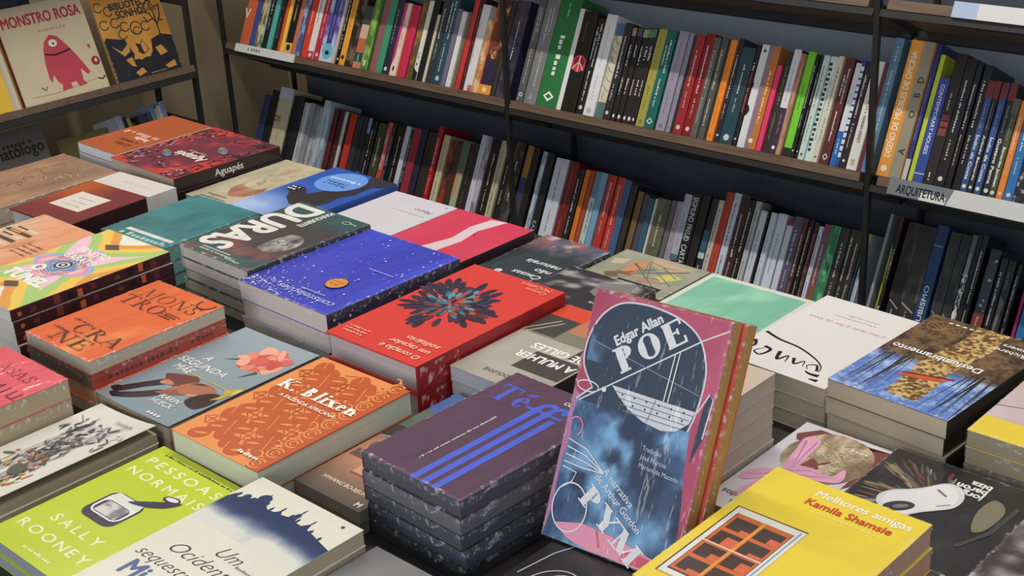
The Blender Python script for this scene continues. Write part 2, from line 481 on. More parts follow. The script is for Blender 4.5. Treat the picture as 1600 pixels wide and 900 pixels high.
# ------------------------------------------------------------------ room
TILT = RAD(25)
UPV = Vector((0, math.sin(TILT), math.cos(TILT)))      # along the spines
DPV = Vector((0, math.cos(TILT), -math.sin(TILT)))     # into the shelf
YS = 2.262                                             # front plane of the wall shelf
ZS = [0.309, 0.664, 0.998]                             # front top edges of its boards
mb = MB(); mb.box(-3.45, 1.2, -1.2, 2.75, -0.05, 0.0); struct(mb.build('floor', M_FLOOR))
mb = MB(); mb.box(-3.45, 1.2, 2.62, 2.72, 0.0, 3.0); struct(mb.build('wall_back', M_WALL))
mb = MB(); mb.box(-3.55, -3.45, -1.2, 2.72, 0.0, 3.0); struct(mb.build('wall_left', M_WALL))

# ------------------------------------------------------------------ wall bookshelf
BS = empty('bookshelf', Matrix.Translation((-1.7, 2.4, 0)), 'long black steel bookshelf with tilted wooden boards along the back wall', 'bookshelf')
def bpart(name, mb, mat, bevel=0.0):
    o = mb.build(name, mat); o.parent = BS; o.matrix_parent_inverse = BS.matrix_world.inverted(); return o
def tilted_box(mb, x0, x1, d0, d1, n0, n1, zb, y0=YS):
    vs = []
    for n in (n0, n1):
        for x, d in ((x0, d0), (x1, d0), (x1, d1), (x0, d1)):
            p = Vector((x, y0, zb))+DPV*d+UPV*n; vs.append(tuple(p))
    mb.add(vs, [(3, 2, 1, 0), (4, 5, 6, 7), (0, 1, 5, 4), (1, 2, 6, 5), (2, 3, 7, 6), (3, 0, 4, 7)], (128, 128, 128))
POSTX = [-3.245, -2.148, -1.213, -0.27]
for zb in ZS:
    for i in range(3):
        mb = MB(); tilted_box(mb, POSTX[i]+.0068+(.012 if i == 2 else .0), POSTX[i+1]-.0068-(.012 if i == 1 else 0), -.006, .185, -.019, -.0008, zb)
        bpart('shelf_board', mb, M_WOOD)
        mb = MB(); tilted_box(mb, POSTX[i]+.0068, POSTX[i+1]-.0068, -.004, .010, -.033, -.0195, zb)
        tilted_box(mb, POSTX[i]+.0068, POSTX[i+1]-.0068, .165, .18, -.036, -.0195, zb)
        bpart('board_rail', mb, M_METAL)
for px in POSTX:
    for y in (YS-.014, 2.478):
        mb = MB(); mb.box(px-.0055, px+.0055, y, y+.011, 0.0, 2.1); bpart('post', mb, M_METAL)
    for zb in ZS:
        mb = MB(); tilted_box(mb, px-.006, px+.006, .004, .225, -.030, -.010, zb); bpart('side_rail', mb, M_METAL)
for i in range(3):
    mb = MB(); mb.box(POSTX[i], POSTX[i+1]-.0004, 2.530, 2.540, 0.05, 2.1); bpart('back_panel', mb, M_BACK)

# section labels clipped to the front of the boards
def label_strip(x0, x1, zb, n0, n1, lab, art):
    mb = MB(); tilted_box(mb, x0, x1, -.0095, -.0065, n0, n1, zb)
    mb.C = [s2l((208, 208, 205))+[1.0]]*len(mb.C)
    P0 = Vector((x0, YS, zb))
    A = Art(mb, x1-x0, n1-n0, lambda x, y, z: tuple(Vector((x0+x, YS, zb))+DPV*(-.0096-z)+UPV*(n0+y)))
    art(A)
    o = mb.build('section_label', M_GLOSS); tag(o, lab, 'label'); return o
def la(A):
    A.dashes(.22, .35, .2, .05, (120, 120, 125), seed=4)
label_strip(-3.19, -2.93, ZS[1], -.021, .0015, 'pale plastic section label clipped under the left end of the middle board', la)
def lb(A):
    A.rect(0, 0, .30, 1, (118, 120, 124)); A.poly([(.30, 0), (.30, 1), (.325, 1)], (118, 120, 124))
    A.rect(.165, .0, .295, .45, (214, 214, 210))
    A.text('ARQUITETURA', .045, .18, .043, (28, 28, 30), 'L', bold=.02, fit=.245)
label_strip(-1.168, -.775, ZS[1], -.030, .0015, 'long white section label with black capitals under the architecture books', lb)
label_strip(-1.07, -.80, ZS[2], -.020, .008, 'white section label on the top board at the upper right corner', lambda A: A.rect(0, 0, .17, 1, (168, 184, 210)))

# x of the left edge, thickness, height, colour word, colour, print
UPPER=[
(-3.1923,0.0398,0.253,'burnt orange',(190,95,58),'V'),
(-3.1511,0.0204,0.246,'blue',(62,74,140),''),
(-3.1292,0.0130,0.240,'cream',(226,196,135),'n:70,60,50'),
(-3.1133,0.0173,0.233,'dark green',(72,108,92),'n:190,195,170'),
(-3.0946,0.0214,0.234,'black',(32,32,34),'w'),
(-3.0728,0.0175,0.249,'turquoise',(78,170,158),''),
(-3.0547,0.0226,0.238,'black',(30,28,28),'d:120,115,100'),
(-3.0307,0.0168,0.245,'orange red',(214,88,40),''),
(-3.0135,0.0130,0.247,'yellow',(240,192,76),''),
(-3.0000,0.0304,0.234,'black',(28,28,28),'yb'),
(-2.9692,0.0174,0.237,'salmon',(192,112,88),''),
(-2.9504,0.0231,0.221,'dark blue',(78,88,128),'n:140,160,190'),
(-2.9259,0.0221,0.203,'red',(212,62,42),'rw'),
(-2.9029,0.0241,0.201,'white',(222,216,208),'wb'),
(-2.8775,0.0252,0.204,'crimson',(180,52,72),'w'),
(-2.8509,0.0523,0.203,'pale blue',(150,178,212),'il'),
(-2.7973,0.0078,0.202,'pale pink',(200,182,172),''),
(-2.7882,0.0155,0.202,'black',(26,26,26),'w'),
(-2.7715,0.0218,0.208,'amber yellow',(226,158,56),'dot'),
(-2.7472,0.0342,0.203,'dark brown',(48,42,38),'n:120,100,85'),
(-2.7118,0.0288,0.163,'patterned',(176,110,88),'pat'),
(-2.6818,0.0248,0.205,'green',(78,122,52),'gl'),
(-2.6545,0.0245,0.204,'dusty mauve',(142,92,98),''),
(-2.6275,0.0238,0.202,'jade green',(62,146,108),''),
(-2.6032,0.0253,0.196,'dark navy',(38,44,62),'lg'),
(-2.5768,0.0239,0.186,'cream',(226,206,188),'mg'),
(-2.5522,0.0159,0.184,'red',(192,50,58),''),
(-2.5340,0.0188,0.184,'magenta red',(198,46,86),''),
(-2.5128,0.0198,0.201,'olive brown',(92,78,58),'n:150,110,60'),
(-2.4907,0.0157,0.200,'white',(216,212,202),'kb'),
(-2.4743,0.0216,0.205,'black',(28,28,28),''),
(-2.4515,0.0087,0.169,'cream',(205,196,170),''),
(-2.4413,0.0227,0.218,'dark grey',(52,56,62),'w'),
(-2.4175,0.0292,0.224,'deep teal',(42,76,92),'w2'),
(-2.3871,0.0140,0.191,'purple grey',(112,106,130),''),
(-2.3720,0.0155,0.186,'white',(214,214,216),''),
(-2.3556,0.0106,0.188,'olive',(110,96,66),''),
(-2.3442,0.0151,0.220,'red',(202,52,52),'k'),
(-2.3275,0.0174,0.227,'dark maroon',(62,36,40),'d:140,60,60'),
(-2.3088,0.0259,0.210,'white',(212,210,212),'pk'),
(-2.2821,0.0184,0.176,'gold patterned',(188,128,72),'n:225,190,140'),
(-2.2629,0.0422,0.229,'rust and navy',(110,50,40),'rn'),
(-2.2200,0.0129,0.229,'dark olive',(58,52,42),''),
(-2.2060,0.0413,0.233,'midnight blue',(44,44,70),'n:80,70,90'),
(-2.1565,0.0371,0.248,'dark grey',(92,94,94),'g1'),
(-2.1180,0.0379,0.249,'grey',(122,124,126),'g2'),
(-2.0781,0.0631,0.257,'green',(42,114,62),'gr'),
(-2.0137,0.0140,0.233,'white',(218,220,216),''),
(-1.9983,0.0409,0.229,'black',(30,28,28),'em'),
(-1.9565,0.0234,0.218,'black',(34,32,32),'w2'),
(-1.9321,0.0302,0.229,'white',(216,216,220),'e'),
(-1.9006,0.0233,0.211,'map patterned',(192,182,158),'map'),
(-1.8764,0.0205,0.216,'charcoal',(44,46,50),'w'),
(-1.8550,0.0126,0.210,'black',(34,30,30),'tab:150,130,110'),
(-1.8420,0.0145,0.211,'black',(34,30,30),'tab:70,75,100'),
(-1.8272,0.0133,0.211,'black',(34,30,30),'tab:150,150,120'),
(-1.8134,0.0155,0.212,'black',(34,30,30),'tab:80,130,80'),
(-1.7975,0.0107,0.214,'black',(34,30,30),'tab:60,120,120'),
(-1.7863,0.0234,0.214,'olive yellow',(160,152,72),'e'),
(-1.7619,0.0266,0.214,'teal green',(28,98,88),'pen'),
(-1.7319,0.0247,0.216,'lavender grey',(148,142,160),'e'),
(-1.7067,0.0113,0.215,'lavender grey',(140,136,156),'e'),
(-1.6945,0.0067,0.209,'dark',(40,34,40),''),
(-1.6869,0.0226,0.214,'dark red',(152,44,50),'w'),
(-1.6638,0.0224,0.220,'deep red',(136,32,38),'w'),
(-1.6402,0.0154,0.213,'grey',(92,94,92),'d:190,160,150'),
(-1.6242,0.0158,0.215,'grey',(80,82,80),'d:200,190,150'),
(-1.6080,0.0076,0.212,'charcoal',(48,46,44),''),
(-1.5995,0.0158,0.213,'orange',(234,134,42),'e'),
(-1.5826,0.0123,0.219,'dark navy',(46,42,54),'w'),
(-1.5695,0.0318,0.203,'dark teal',(44,70,82),'w'),
(-1.5369,0.0097,0.212,'black',(34,28,28),'red'),
(-1.5263,0.0187,0.214,'white',(212,214,218),'kn'),
(-1.5041,0.0265,0.213,'orange brown',(190,112,54),'ob'),
(-1.4768,0.0118,0.176,'pink',(218,62,108),''),
(-1.4639,0.0167,0.203,'dark green',(46,48,42),'d:110,120,80'),
(-1.4467,0.0168,0.213,'purple',(62,42,60),'wt'),
(-1.4292,0.0105,0.206,'tan pink',(184,142,122),'n:150,100,80'),
(-1.4172,0.0185,0.213,'lime green',(116,198,52),'lim'),
(-1.3979,0.0088,0.209,'black',(34,34,34),'w'),
(-1.3887,0.0078,0.207,'black',(38,36,36),'w'),
(-1.3800,0.0140,0.210,'pale mint',(188,208,200),'k'),
(-1.3656,0.0181,0.210,'pale mint',(196,214,208),'chk'),
(-1.3458,0.0118,0.212,'cream',(208,196,174),'k'),
(-1.3325,0.0199,0.212,'dark red brown',(92,38,38),'pen2'),
(-1.3098,0.0148,0.205,'white',(206,212,218),'blb'),
(-1.2943,0.0084,0.211,'royal blue',(40,70,130),'chw'),
(-1.2851,0.0139,0.207,'dark brown',(52,38,40),'w'),
(-1.2705,0.0228,0.213,'white',(214,212,206),'ha'),
(-1.2470,0.0075,0.214,'dark red',(110,38,50),''),
(-1.2388,0.0225,0.292,'steel blue',(92,128,156),'sb'),
(-1.2089,0.0527,0.273,'orange and grey',(226,152,60),'dis'),
(-1.1554,0.0102,0.264,'navy',(52,52,112),'nv'),
(-1.1446,0.0102,0.243,'lime yellow',(184,200,62),''),
(-1.1340,0.0212,0.201,'royal blue',(52,74,150),'ch'),
(-1.1121,0.0217,0.249,'black',(42,34,34),'sq'),
(-1.0897,0.0215,0.242,'black',(36,32,32),'w'),
(-1.0677,0.0120,0.238,'black',(30,28,28),'w'),
(-1.0552,0.0164,0.235,'black',(32,30,32),'w'),
(-1.0383,0.0136,0.208,'dark blue',(50,76,130),'t:Índio da Costa'),
(-1.0243,0.0106,0.209,'black',(38,36,34),'t:Arlindo Bernardo'),
(-1.0132,0.0134,0.209,'dark blue',(50,76,134),'t:Índio da Costa'),
(-0.9990,0.0145,0.210,'black',(38,34,34),'t:Gustavo Penna'),
(-0.9841,0.0128,0.183,'olive green',(66,76,46),'t:Bernardes Jacobsen'),
(-0.9709,0.0131,0.181,'orange',(222,130,56),'w'),
(-0.9574,0.0182,0.179,'bright blue',(52,112,170),'w'),
(-0.9387,0.0253,0.176,'black',(36,36,38),'wn'),
(-0.9130,0.0249,0.174,'charcoal',(60,58,58),''),
]
LOWER=[
(-3.2232,0.0270,0.205,'navy blue',(46,54,98),''),
(-3.1958,0.0344,0.224,'black',(34,34,36),''),
(-3.1610,0.0577,0.237,'cream',(190,182,150),'os'),
(-3.0959,0.0231,0.221,'black',(30,30,34),'e'),
(-3.0721,0.0257,0.223,'black',(36,38,44),''),
(-3.0373,0.0212,0.209,'pale grey',(196,196,194),'kk'),
(-3.0152,0.0197,0.211,'grey',(150,154,160),'kk'),
(-2.9921,0.0362,0.205,'grey',(176,178,180),'kk'),
(-2.9555,0.0343,0.228,'pale blue grey',(172,192,204),'kk'),
(-2.9105,0.0177,0.213,'dark red',(84,38,36),''),
(-2.8900,0.0175,0.212,'dark maroon',(70,34,38),'d:130,60,50'),
(-2.8695,0.0113,0.210,'white',(190,188,186),''),
(-2.8558,0.0142,0.207,'black',(30,28,30),''),
(-2.8400,0.0239,0.208,'red',(186,54,46),''),
(-2.8126,0.0210,0.205,'charcoal',(44,46,52),'d:90,90,90'),
(-2.7908,0.0170,0.207,'dark',(38,40,46),''),
(-2.7730,0.0195,0.208,'black',(34,36,44),'bt'),
(-2.7504,0.0206,0.203,'black',(32,30,30),'w'),
(-2.7273,0.0293,0.203,'brown',(76,62,54),'n:60,80,60'),
(-2.6876,0.0164,0.209,'coral red',(188,72,66),'n:150,150,150'),
(-2.6681,0.0100,0.207,'charcoal',(40,40,46),'w'),
(-2.6563,0.0360,0.206,'black',(34,32,34),'w'),
(-2.6197,0.0165,0.210,'white',(192,198,206),''),
(-2.6008,0.0135,0.206,'charcoal',(46,44,50),'w'),
(-2.5867,0.0248,0.211,'maroon red',(152,44,62),''),
(-2.5616,0.0216,0.213,'dark navy',(40,40,62),''),
(-2.5367,0.0322,0.210,'dark brown',(48,42,38),''),
(-2.5041,0.0158,0.229,'red',(168,32,40),'w'),
(-2.4812,0.0222,0.211,'cream',(196,188,152),'k'),
(-2.4536,0.0236,0.201,'dark green',(46,44,42),'n:150,60,50'),
(-2.4280,0.0230,0.199,'brown',(68,52,44),''),
(-2.4046,0.0217,0.208,'sage',(160,172,146),'pg'),
(-2.3805,0.0293,0.204,'black',(38,38,38),'d:120,80,60'),
(-2.3508,0.0189,0.233,'white',(200,206,218),'e'),
(-2.3306,0.0188,0.232,'purple grey',(120,116,140),'n:180,175,185'),
(-2.3076,0.0296,0.226,'black',(34,30,32),'w'),
(-2.2771,0.0206,0.230,'cream',(186,180,148),'k'),
(-2.2551,0.0247,0.229,'black',(32,30,32),'w'),
(-2.2292,0.0287,0.235,'charcoal',(48,48,52),'n:90,85,80'),
(-2.1956,0.0193,0.233,'mustard',(160,122,66),'mn'),
(-2.1742,0.0260,0.232,'black',(34,34,36),''),
(-2.1456,0.0186,0.227,'pale blue',(130,158,182),'n:220,225,220'),
(-2.1247,0.0195,0.226,'black',(36,38,42),'kz'),
(-2.0994,0.0398,0.220,'white',(204,208,220),'k'),
(-2.0575,0.0289,0.220,'dark red',(112,34,40),'d:150,90,70'),
(-2.0236,0.0197,0.207,'black',(38,32,34),'w'),
(-2.0022,0.0137,0.208,'orange',(206,118,50),''),
(-1.9881,0.0119,0.209,'rust red',(170,72,46),''),
(-1.9746,0.0203,0.210,'teal',(100,140,160),'tl'),
(-1.9531,0.0182,0.210,'light blue',(120,160,190),''),
(-1.9301,0.0219,0.209,'red',(182,58,52),'w'),
(-1.9074,0.0218,0.209,'red',(190,64,58),'w'),
(-1.8836,0.0205,0.206,'steel blue',(70,96,136),''),
(-1.8593,0.0152,0.199,'dark brown',(58,48,44),''),
(-1.8388,0.0156,0.188,'tan brown',(116,92,66),''),
(-1.8210,0.0137,0.184,'slate',(76,76,96),''),
(-1.8046,0.0154,0.178,'teal',(58,94,116),''),
(-1.7885,0.0078,0.180,'white',(196,200,200),''),
(-1.7804,0.0357,0.184,'olive grey',(92,92,74),'n:110,110,90'),
(-1.7442,0.0133,0.186,'grey',(100,100,106),''),
(-1.7301,0.0160,0.187,'lilac',(164,150,166),'e'),
(-1.7137,0.0208,0.207,'lilac grey',(172,176,196),'lb'),
(-1.6925,0.0243,0.211,'black',(30,30,32),'fr'),
(-1.6664,0.0205,0.213,'black',(36,34,34),''),
(-1.6444,0.0179,0.211,'black',(40,42,46),'bw'),
(-1.6257,0.0141,0.211,'cream',(192,188,176),'k'),
(-1.6112,0.0182,0.232,'red',(182,66,50),'e'),
(-1.5919,0.0182,0.234,'white',(196,204,218),'k'),
(-1.5711,0.0208,0.232,'dark brown',(66,42,42),'w'),
(-1.5476,0.0138,0.226,'black',(40,38,36),'w'),
(-1.5327,0.0134,0.227,'pale grey',(176,180,178),'k'),
(-1.5168,0.0168,0.210,'white',(198,202,212),'wk'),
(-1.4996,0.0057,0.226,'black',(30,30,36),''),
(-1.4885,0.0135,0.211,'white',(196,204,218),'e'),
(-1.4747,0.0227,0.213,'white',(204,210,224),'tb'),
(-1.4480,0.0149,0.202,'white',(200,204,214),'rb'),
(-1.4327,0.0210,0.215,'purple grey',(88,84,110),'w'),
(-1.4109,0.0107,0.215,'brown',(82,56,46),'w'),
(-1.3995,0.0116,0.215,'black',(40,36,36),'w'),
(-1.3865,0.0107,0.212,'maroon',(72,44,48),'d:170,130,120'),
(-1.3723,0.0101,0.206,'white',(200,206,220),'k'),
(-1.3618,0.0143,0.213,'rust',(140,84,60),'n:120,70,120'),
(-1.3465,0.0233,0.214,'green',(66,140,100),'gp'),
(-1.3220,0.0201,0.214,'dark grey',(58,56,54),'w'),
(-1.3015,0.0144,0.215,'dark grey',(52,50,48),'w'),
(-1.2862,0.0145,0.215,'charcoal',(60,60,54),'w'),
(-1.2712,0.0058,0.215,'dark teal',(46,66,72),''),
(-1.2644,0.0093,0.214,'white',(178,196,206),'lt'),
(-1.2265,0.0095,0.288,'pale grey',(158,166,164),'k'),
(-1.2140,0.0190,0.280,'black',(40,34,34),'lm'),
(-1.1866,0.0267,0.256,'black',(44,42,42),'wx'),
(-1.1589,0.0343,0.255,'charcoal',(50,48,48),'wx'),
(-1.1241,0.0241,0.268,'dark blue',(36,68,110),'cub'),
(-1.0946,0.0217,0.255,'charcoal',(56,54,54),'wx'),
(-1.0722,0.0189,0.255,'dark grey',(50,50,50),'wx'),
(-1.0529,0.0106,0.258,'black',(46,46,46),'wp'),
(-1.0419,0.0102,0.265,'black',(36,34,36),''),
(-1.0313,0.0119,0.289,'black',(32,32,36),'w'),
(-1.0117,0.0215,0.240,'slate',(62,66,78),'sr'),
(-0.9853,0.0138,0.227,'black',(38,38,38),'w'),
(-0.9708,0.0155,0.226,'black',(46,46,44),'tri'),
(-0.9537,0.0093,0.223,'black',(36,34,36),'w'),
(-0.9321,0.0068,0.181,'magenta',(150,40,90),''),
(-0.9236,0.0165,0.177,'bright blue',(40,110,170),'ki'),
]


_rnd = random.Random(7)
WHT = (214, 212, 208)
def spec_spine(sp, rgb, t, h, rng):
    tw = .5*t/h
    seed = rng.randrange(10000)
    sz = lambda k: k*t/h
    def dash(A, p0, p1, col, k=.42, v=None, sd=0):
        k = min(k*.85, .0050/t)
        A.dashes(p0, (v if v is not None else .5)-k/2, p1-p0, sz(k), col, seed=seed+sd)
    def logo(A, col, p=.93): A.ell(p, .5, sz(.22), sz(.22), col, n=10)
    key, _, arg = sp.partition(':')
    def f(A):
        if key == 'V':
            A.text('V', .70, .16, sz(.72), (220, 205, 190), 'C', rot=90, bold=.03)
        elif key == 'n':
            c2 = tuple(int(v) for v in arg.split(','))
            A.raster(lambda U, V: mixc(rgb, c2, (fbm(U*9, V*2.5, seed)-.42)*5), 60, 4)
            if rng.random() < .5: dash(A, .2, .6, WHT, .3)
        elif key == 'w':
            a = rng.uniform(.08, .18); b = rng.uniform(.45, .58)
            dash(A, a, b, (205, 203, 200), .40); dash(A, b+.06, min(.86, b+rng.uniform(.18, .3)), (170, 168, 166), .34, sd=1)
            if rng.random() < .75: logo(A, (205, 203, 200))
        elif key == 'w2':
            dash(A, .06, .5, (210, 208, 206), .34, .66); dash(A, .1, .42, (210, 208, 206), .34, .26, 1); dash(A, .55, .85, (200, 198, 196), .36, sd=2); logo(A, (190, 190, 190))
        elif key in ('k', 'e'):
            c = (92, 88, 88) if key == 'k' else tuple(int(v*.78) for v in rgb)
            dash(A, .10, .5, c, .36); dash(A, .58, .82, c, .32, sd=1); logo(A, c, .95)
        elif key == 'd':
            c2 = tuple(int(v) for v in arg.split(',')); dash(A, .12, .5, c2, .4); dash(A, .6, .85, c2, .3, sd=1)
        elif key == 'yb':
            A.rect(.87, 0, 1, 1, (230, 180, 80)); A.ell(.925, .5, sz(.3), sz(.3), (40, 40, 40), n=10); dash(A, .1, .6, (225, 190, 90), .5)
        elif key == 'rw':
            dash(A, .38, .68, (232, 190, 180), .7); A.rect(0, 0, .2, 1, (140, 160, 200))
        elif key == 'wb':
            A.rect(.9, 0, 1, 1, (186, 52, 72)); A.ell(.95, .5, sz(.25), sz(.25), (225, 205, 200), n=10); A.rect(0, 0, .1, 1, (90, 84, 90)); dash(A, .16, .5, (40, 40, 42), .6)
        elif key == 'il':
            A.raster(lambda U, V: mixc((90, 80, 150), (170, 196, 226), (fbm(U*7, V*2, seed)-.35)*4), 50, 5)
            A.rect(.1, .28, .8, .68, (64, 56, 128)); dash(A, .16, .7, (140, 140, 190), .22)
            A.poly([(.80, 0), (1, 0), (1, 1), (.80, 1)], (186, 206, 226)); A.ell(.86, .5, sz(.42), sz(.42), (110, 176, 198), n=14); A.ell(.88, .5, sz(.12), sz(.16), (30, 30, 40), n=8)
        elif key == 'dot':
            A.ell(.9, .5, sz(.28), sz(.28), (60, 44, 24), n=10); dash(A, .12, .5, (150, 96, 30), .4)
        elif key == 'pat':
            A.rect(0, 0, .3, 1, (60, 74, 70)); A.rect(.3, 0, .52, 1, (204, 170, 150)); A.rect(.52, .0, .75, 1, (188, 104, 72)); A.rect(.75, 0, .9, 1, (40, 78, 66)); dash(A, .78, .89, WHT, .6); A.rect(.9, 0, 1, 1, (196, 126, 104))
        elif key == 'gl':
            A.raster(lambda U, V: mixc(rgb, (150, 186, 96), (fbm(U*8, V*2, seed)-.5)*5), 50, 4); A.rect(.88, .3, .95, .6, (206, 216, 196))
        elif key == 'lg': logo(A, (200, 200, 205)); dash(A, .15, .6, (150, 150, 160), .4)
        elif key == 'mg':
            A.poly([(0, 0), (.9, 0), (.75, .35), (0, .5)], (186, 60, 120)); dash(A, .2, .6, (190, 90, 90), .3, .7); A.ell(.9, .5, sz(.3), sz(.14), (40, 36, 36), n=10)
        elif key == 'kb':
            A.poly([(.84, 0), (1, 0), (1, 1), (.90, 1), (.88, .5)], (34, 32, 32)); A.ell(.8, .45, sz(.22), sz(.16), (40, 36, 36), n=9); dash(A, .66, .74, (80, 78, 76), .5)
        elif key == 'pk':
            dash(A, .2, .7, (190, 140, 150), .25, .2); A.rect(.93, .5, 1, 1, (186, 104, 110))
        elif key == 'rn':
            A.raster(lambda U, V: mixc(mixc((116, 60, 44), (72, 40, 50), (V-.3)*2), (206, 140, 84), (fbm(U*9, V*3, seed)-.56)*7), 60, 8)
            A.rect(.58, .1, .92, 1, (44, 40, 66)); A.raster(lambda U, V: mixc((60, 46, 40), (212, 150, 80), (fbm(U*22, V*5, seed+3)-.5)*6), 16, 8, .52, .4, .66, 1); A.rect(.9, .0, 1, 1, (224, 148, 62)); A.ell(.95, .5, sz(.16), sz(.16), (240, 206, 170), n=8); A.rect(.0, 0, .9, .1, (196, 84, 50))
        elif key in ('g1', 'g2'):
            dash(A, .10, .33, (198, 198, 200), .2, .70); dash(A, .10, .42, (204, 204, 206), .2, .44, 1); dash(A, .5, .82, (196, 196, 198), .22, .56, 2)
            if key == 'g1': A.ell(.93, .55, sz(.26), sz(.3), (196, 196, 194), n=10); A.ell(.93, .55, sz(.1), sz(.14), (92, 94, 94), n=8); A.ell(.97, .3, sz(.1), sz(.1), WHT, n=8)
            else: A.poly([(.955, .35), (.955, .65), (.90, .5)], (160, 160, 160))
        elif key == 'gr':
            A.dashes(.32, .38, .10, sz(.24), (226, 232, 222), seed=3); A.dashes(.44, .38, .12, sz(.24), (226, 232, 222), seed=5); A.dashes(.58, .38, .14, sz(.24), (226, 232, 222), seed=6); dash(A, .06, .18, (190, 206, 190), .2, .5)
            A.line([(.90, .3), (.935, .5), (.90, .7), (.865, .5)], sz(.10), (230, 236, 226), closed=True)
        elif key == 'em':
            A.ell(.52, .5, sz(.48), sz(.48), (176, 62, 80), n=16); A.ell(.5, .5, sz(.3), sz(.38), (110, 30, 44), n=12); A.line([(.58, .1), (.5, .5), (.58, .9)], sz(.10), (214, 150, 150)); A.line([(.44, .5), (.6, .5)], sz(.1), (214, 150, 150)); dash(A, .12, .3, (90, 86, 86), .15, .4)
        elif key == 'map':
            A.raster(lambda U, V: mixc((206, 198, 176), (150, 138, 112), (fbm(U*8, V*3, seed)-.5)*4), 40, 6)
            for q in range(6): A.line([(.15+q*.1, .1), (.2+q*.1, .5), (.15+q*.1+.06, .9)], sz(.06), (84, 76, 62))
            A.rect(0, 0, .12, 1, (70, 100, 140)); A.rect(.83, 0, 1, 1, (86, 110, 104))
        elif key == 'tab':
            c2 = tuple(int(v) for v in arg.split(',')); A.rect(.012, .04, .095, .96, c2)
            dash(A, .19, rng.uniform(.30, .42), (216, 212, 208), .62); dash(A, .54, .7, (200, 196, 192), .42, sd=1); A.ell(.945, .5, sz(.34), sz(.24), (214, 212, 208), n=10)
        elif key in ('pen', 'pen2'):
            dash(A, .1, .42, (206, 214, 212), .26, .68); dash(A, .16, .36, (206, 214, 212), .26, .34, 1); dash(A, .5, .78, (206, 214, 212), .24, .5, 2)
            A.line([(.955, .5), (.93, .75), (.90, .5), (.93, .25)], sz(.1), (226, 232, 230), closed=True)
        elif key == 'red':
            A.rect(.22, .1, .66, .9, (40, 30, 30)); dash(A, .18, .26, WHT, .95); dash(A, .28, .66, (206, 80, 52), .95, sd=1); logo(A, WHT)
        elif key == 'kn':
            A.poly([(.30, .99), (.32, .7), (.36, .5), (.40, .7), (.42, .99)], (30, 30, 32)); A.poly([(.57, .99), (.59, .8), (.62, .8), (.64, .99)], (30, 30, 32)); A.ell(.94, .5, sz(.2), sz(.2), (70, 70, 74), n=8)
        elif key == 'ob':
            A.rect(0, 0, 1, .42, (132, 116, 128)); dash(A, .24, .74, (232, 206, 160), .34, .66); A.ell(.92, .45, sz(.2), sz(.2), (232, 214, 190), n=9)
        elif key == 'wt':
            A.rect(0, 0, .56, 1, (206, 208, 216)); dash(A, .1, .5, (120, 120, 128), .2); A.ell(.94, .5, sz(.24), sz(.24), (226, 220, 224), n=9); dash(A, .62, .8, (150, 120, 140), .25, sd=2)
        elif key == 'lim':
            A.rect(.915, 0, 1, 1, (36, 36, 34)); dash(A, .3, .55, (60, 120, 30), .26)
        elif key == 'chk':
            for q in range(18):
                p = .06+q*.048; A.rect(p, .05+.05*(q % 3), p+.03, .42+.08*(q % 2), (44, 48, 50))
            dash(A, .2, .8, (120, 130, 128), .2, .75)
        elif key == 'blb':
            A.rect(.66, 0, 1, 1, (36, 100, 172)); dash(A, .74, .88, WHT, .4); A.rect(0, .86, .66, 1, (120, 140, 160))
        elif key == 'chw':
            for q in range(14):
                p = .06+q*.062; A.rect(p, .1, p+.042, .9, (216, 216, 214))
        elif key == 'ha':
            A.text('HANNAH ARENDT', .5, .34, sz(.32), (36, 34, 34), 'L', bold=.02, fit=.25); dash(A, .24, .46, (170, 70, 90), .3); A.rect(.9, .3, .96, .72, (176, 172, 158))
        elif key == 'sb':
            A.text('new architecture in Britain', .30, .36, sz(.30), (196, 208, 216), 'L', fit=.46); dash(A, .82, .92, (190, 204, 214), .3)
        elif key == 'dis':
            A.rect(0, 0, 1, .44, (150, 142, 124)); A.rect(.0, .44, 1, .5, (190, 146, 84))
            A.text('DISEÑO DE MUEBLES DE OFICINA', .14, .62, sz(.26), (240, 226, 206), 'L', bold=.02, fit=.78); A.ell(.06, .74, sz(.13), sz(.13), (236, 224, 208), n=14)
            for s_, p in (('D', .72), ('B', .61), ('O', .47), ('A', .20)): A.text(s_, p, .08, sz(.26), (40, 32, 30), 'C', bold=.015)
        elif key == 'nv':
            A.rect(.84, 0, 1, 1, (190, 190, 186)); dash(A, .25, .7, (120, 120, 180), .4)
        elif key == 'ch':
            A.text('CONTEMPORARY HOUSES', .06, .34, sz(.36), (216, 220, 230), 'L', bold=.015, fit=.66); A.rect(.90, 0, .91, 1, (180, 190, 220))
        elif key == 'sq':
            dash(A, .3, .42, (180, 176, 172), .5); A.rect(.46, .15, .62, .85, (130, 60, 52)); A.rect(.5, .15, .515, .85, (50, 34, 34)); A.rect(.55, .15, .565, .85, (50, 34, 34)); dash(A, .9, .96, WHT, .6)
        elif key == 't':
            A.text(arg, .48, .30, sz(.44), (224, 224, 222), 'L', bold=.03, fit=.40); A.rect(0, 0, .15, 1, (112, 40, 48) if rgb[2] > 60 or rgb[0] < 40 else (90, 84, 70)); dash(A, .2, .42, (130, 140, 160), .3); A.ell(.94, .5, sz(.3), sz(.3), (206, 206, 200), n=12)
        elif key == 'wn':
            A.raster(lambda U, V: mixc((36, 36, 38), (206, 206, 206), (fbm(U*30, V*5, seed)-.6)*12), 70, 6, .6, 0, 1, 1)
        elif key == 'os':
            A.text('OS', .42, .2, sz(.3), (44, 40, 36), 'C', rot=90, bold=.02); dash(A, .55, .66, (70, 64, 56), .14); A.rect(0, 0, .14, 1, (190, 198, 208))
        elif key == 'kk':
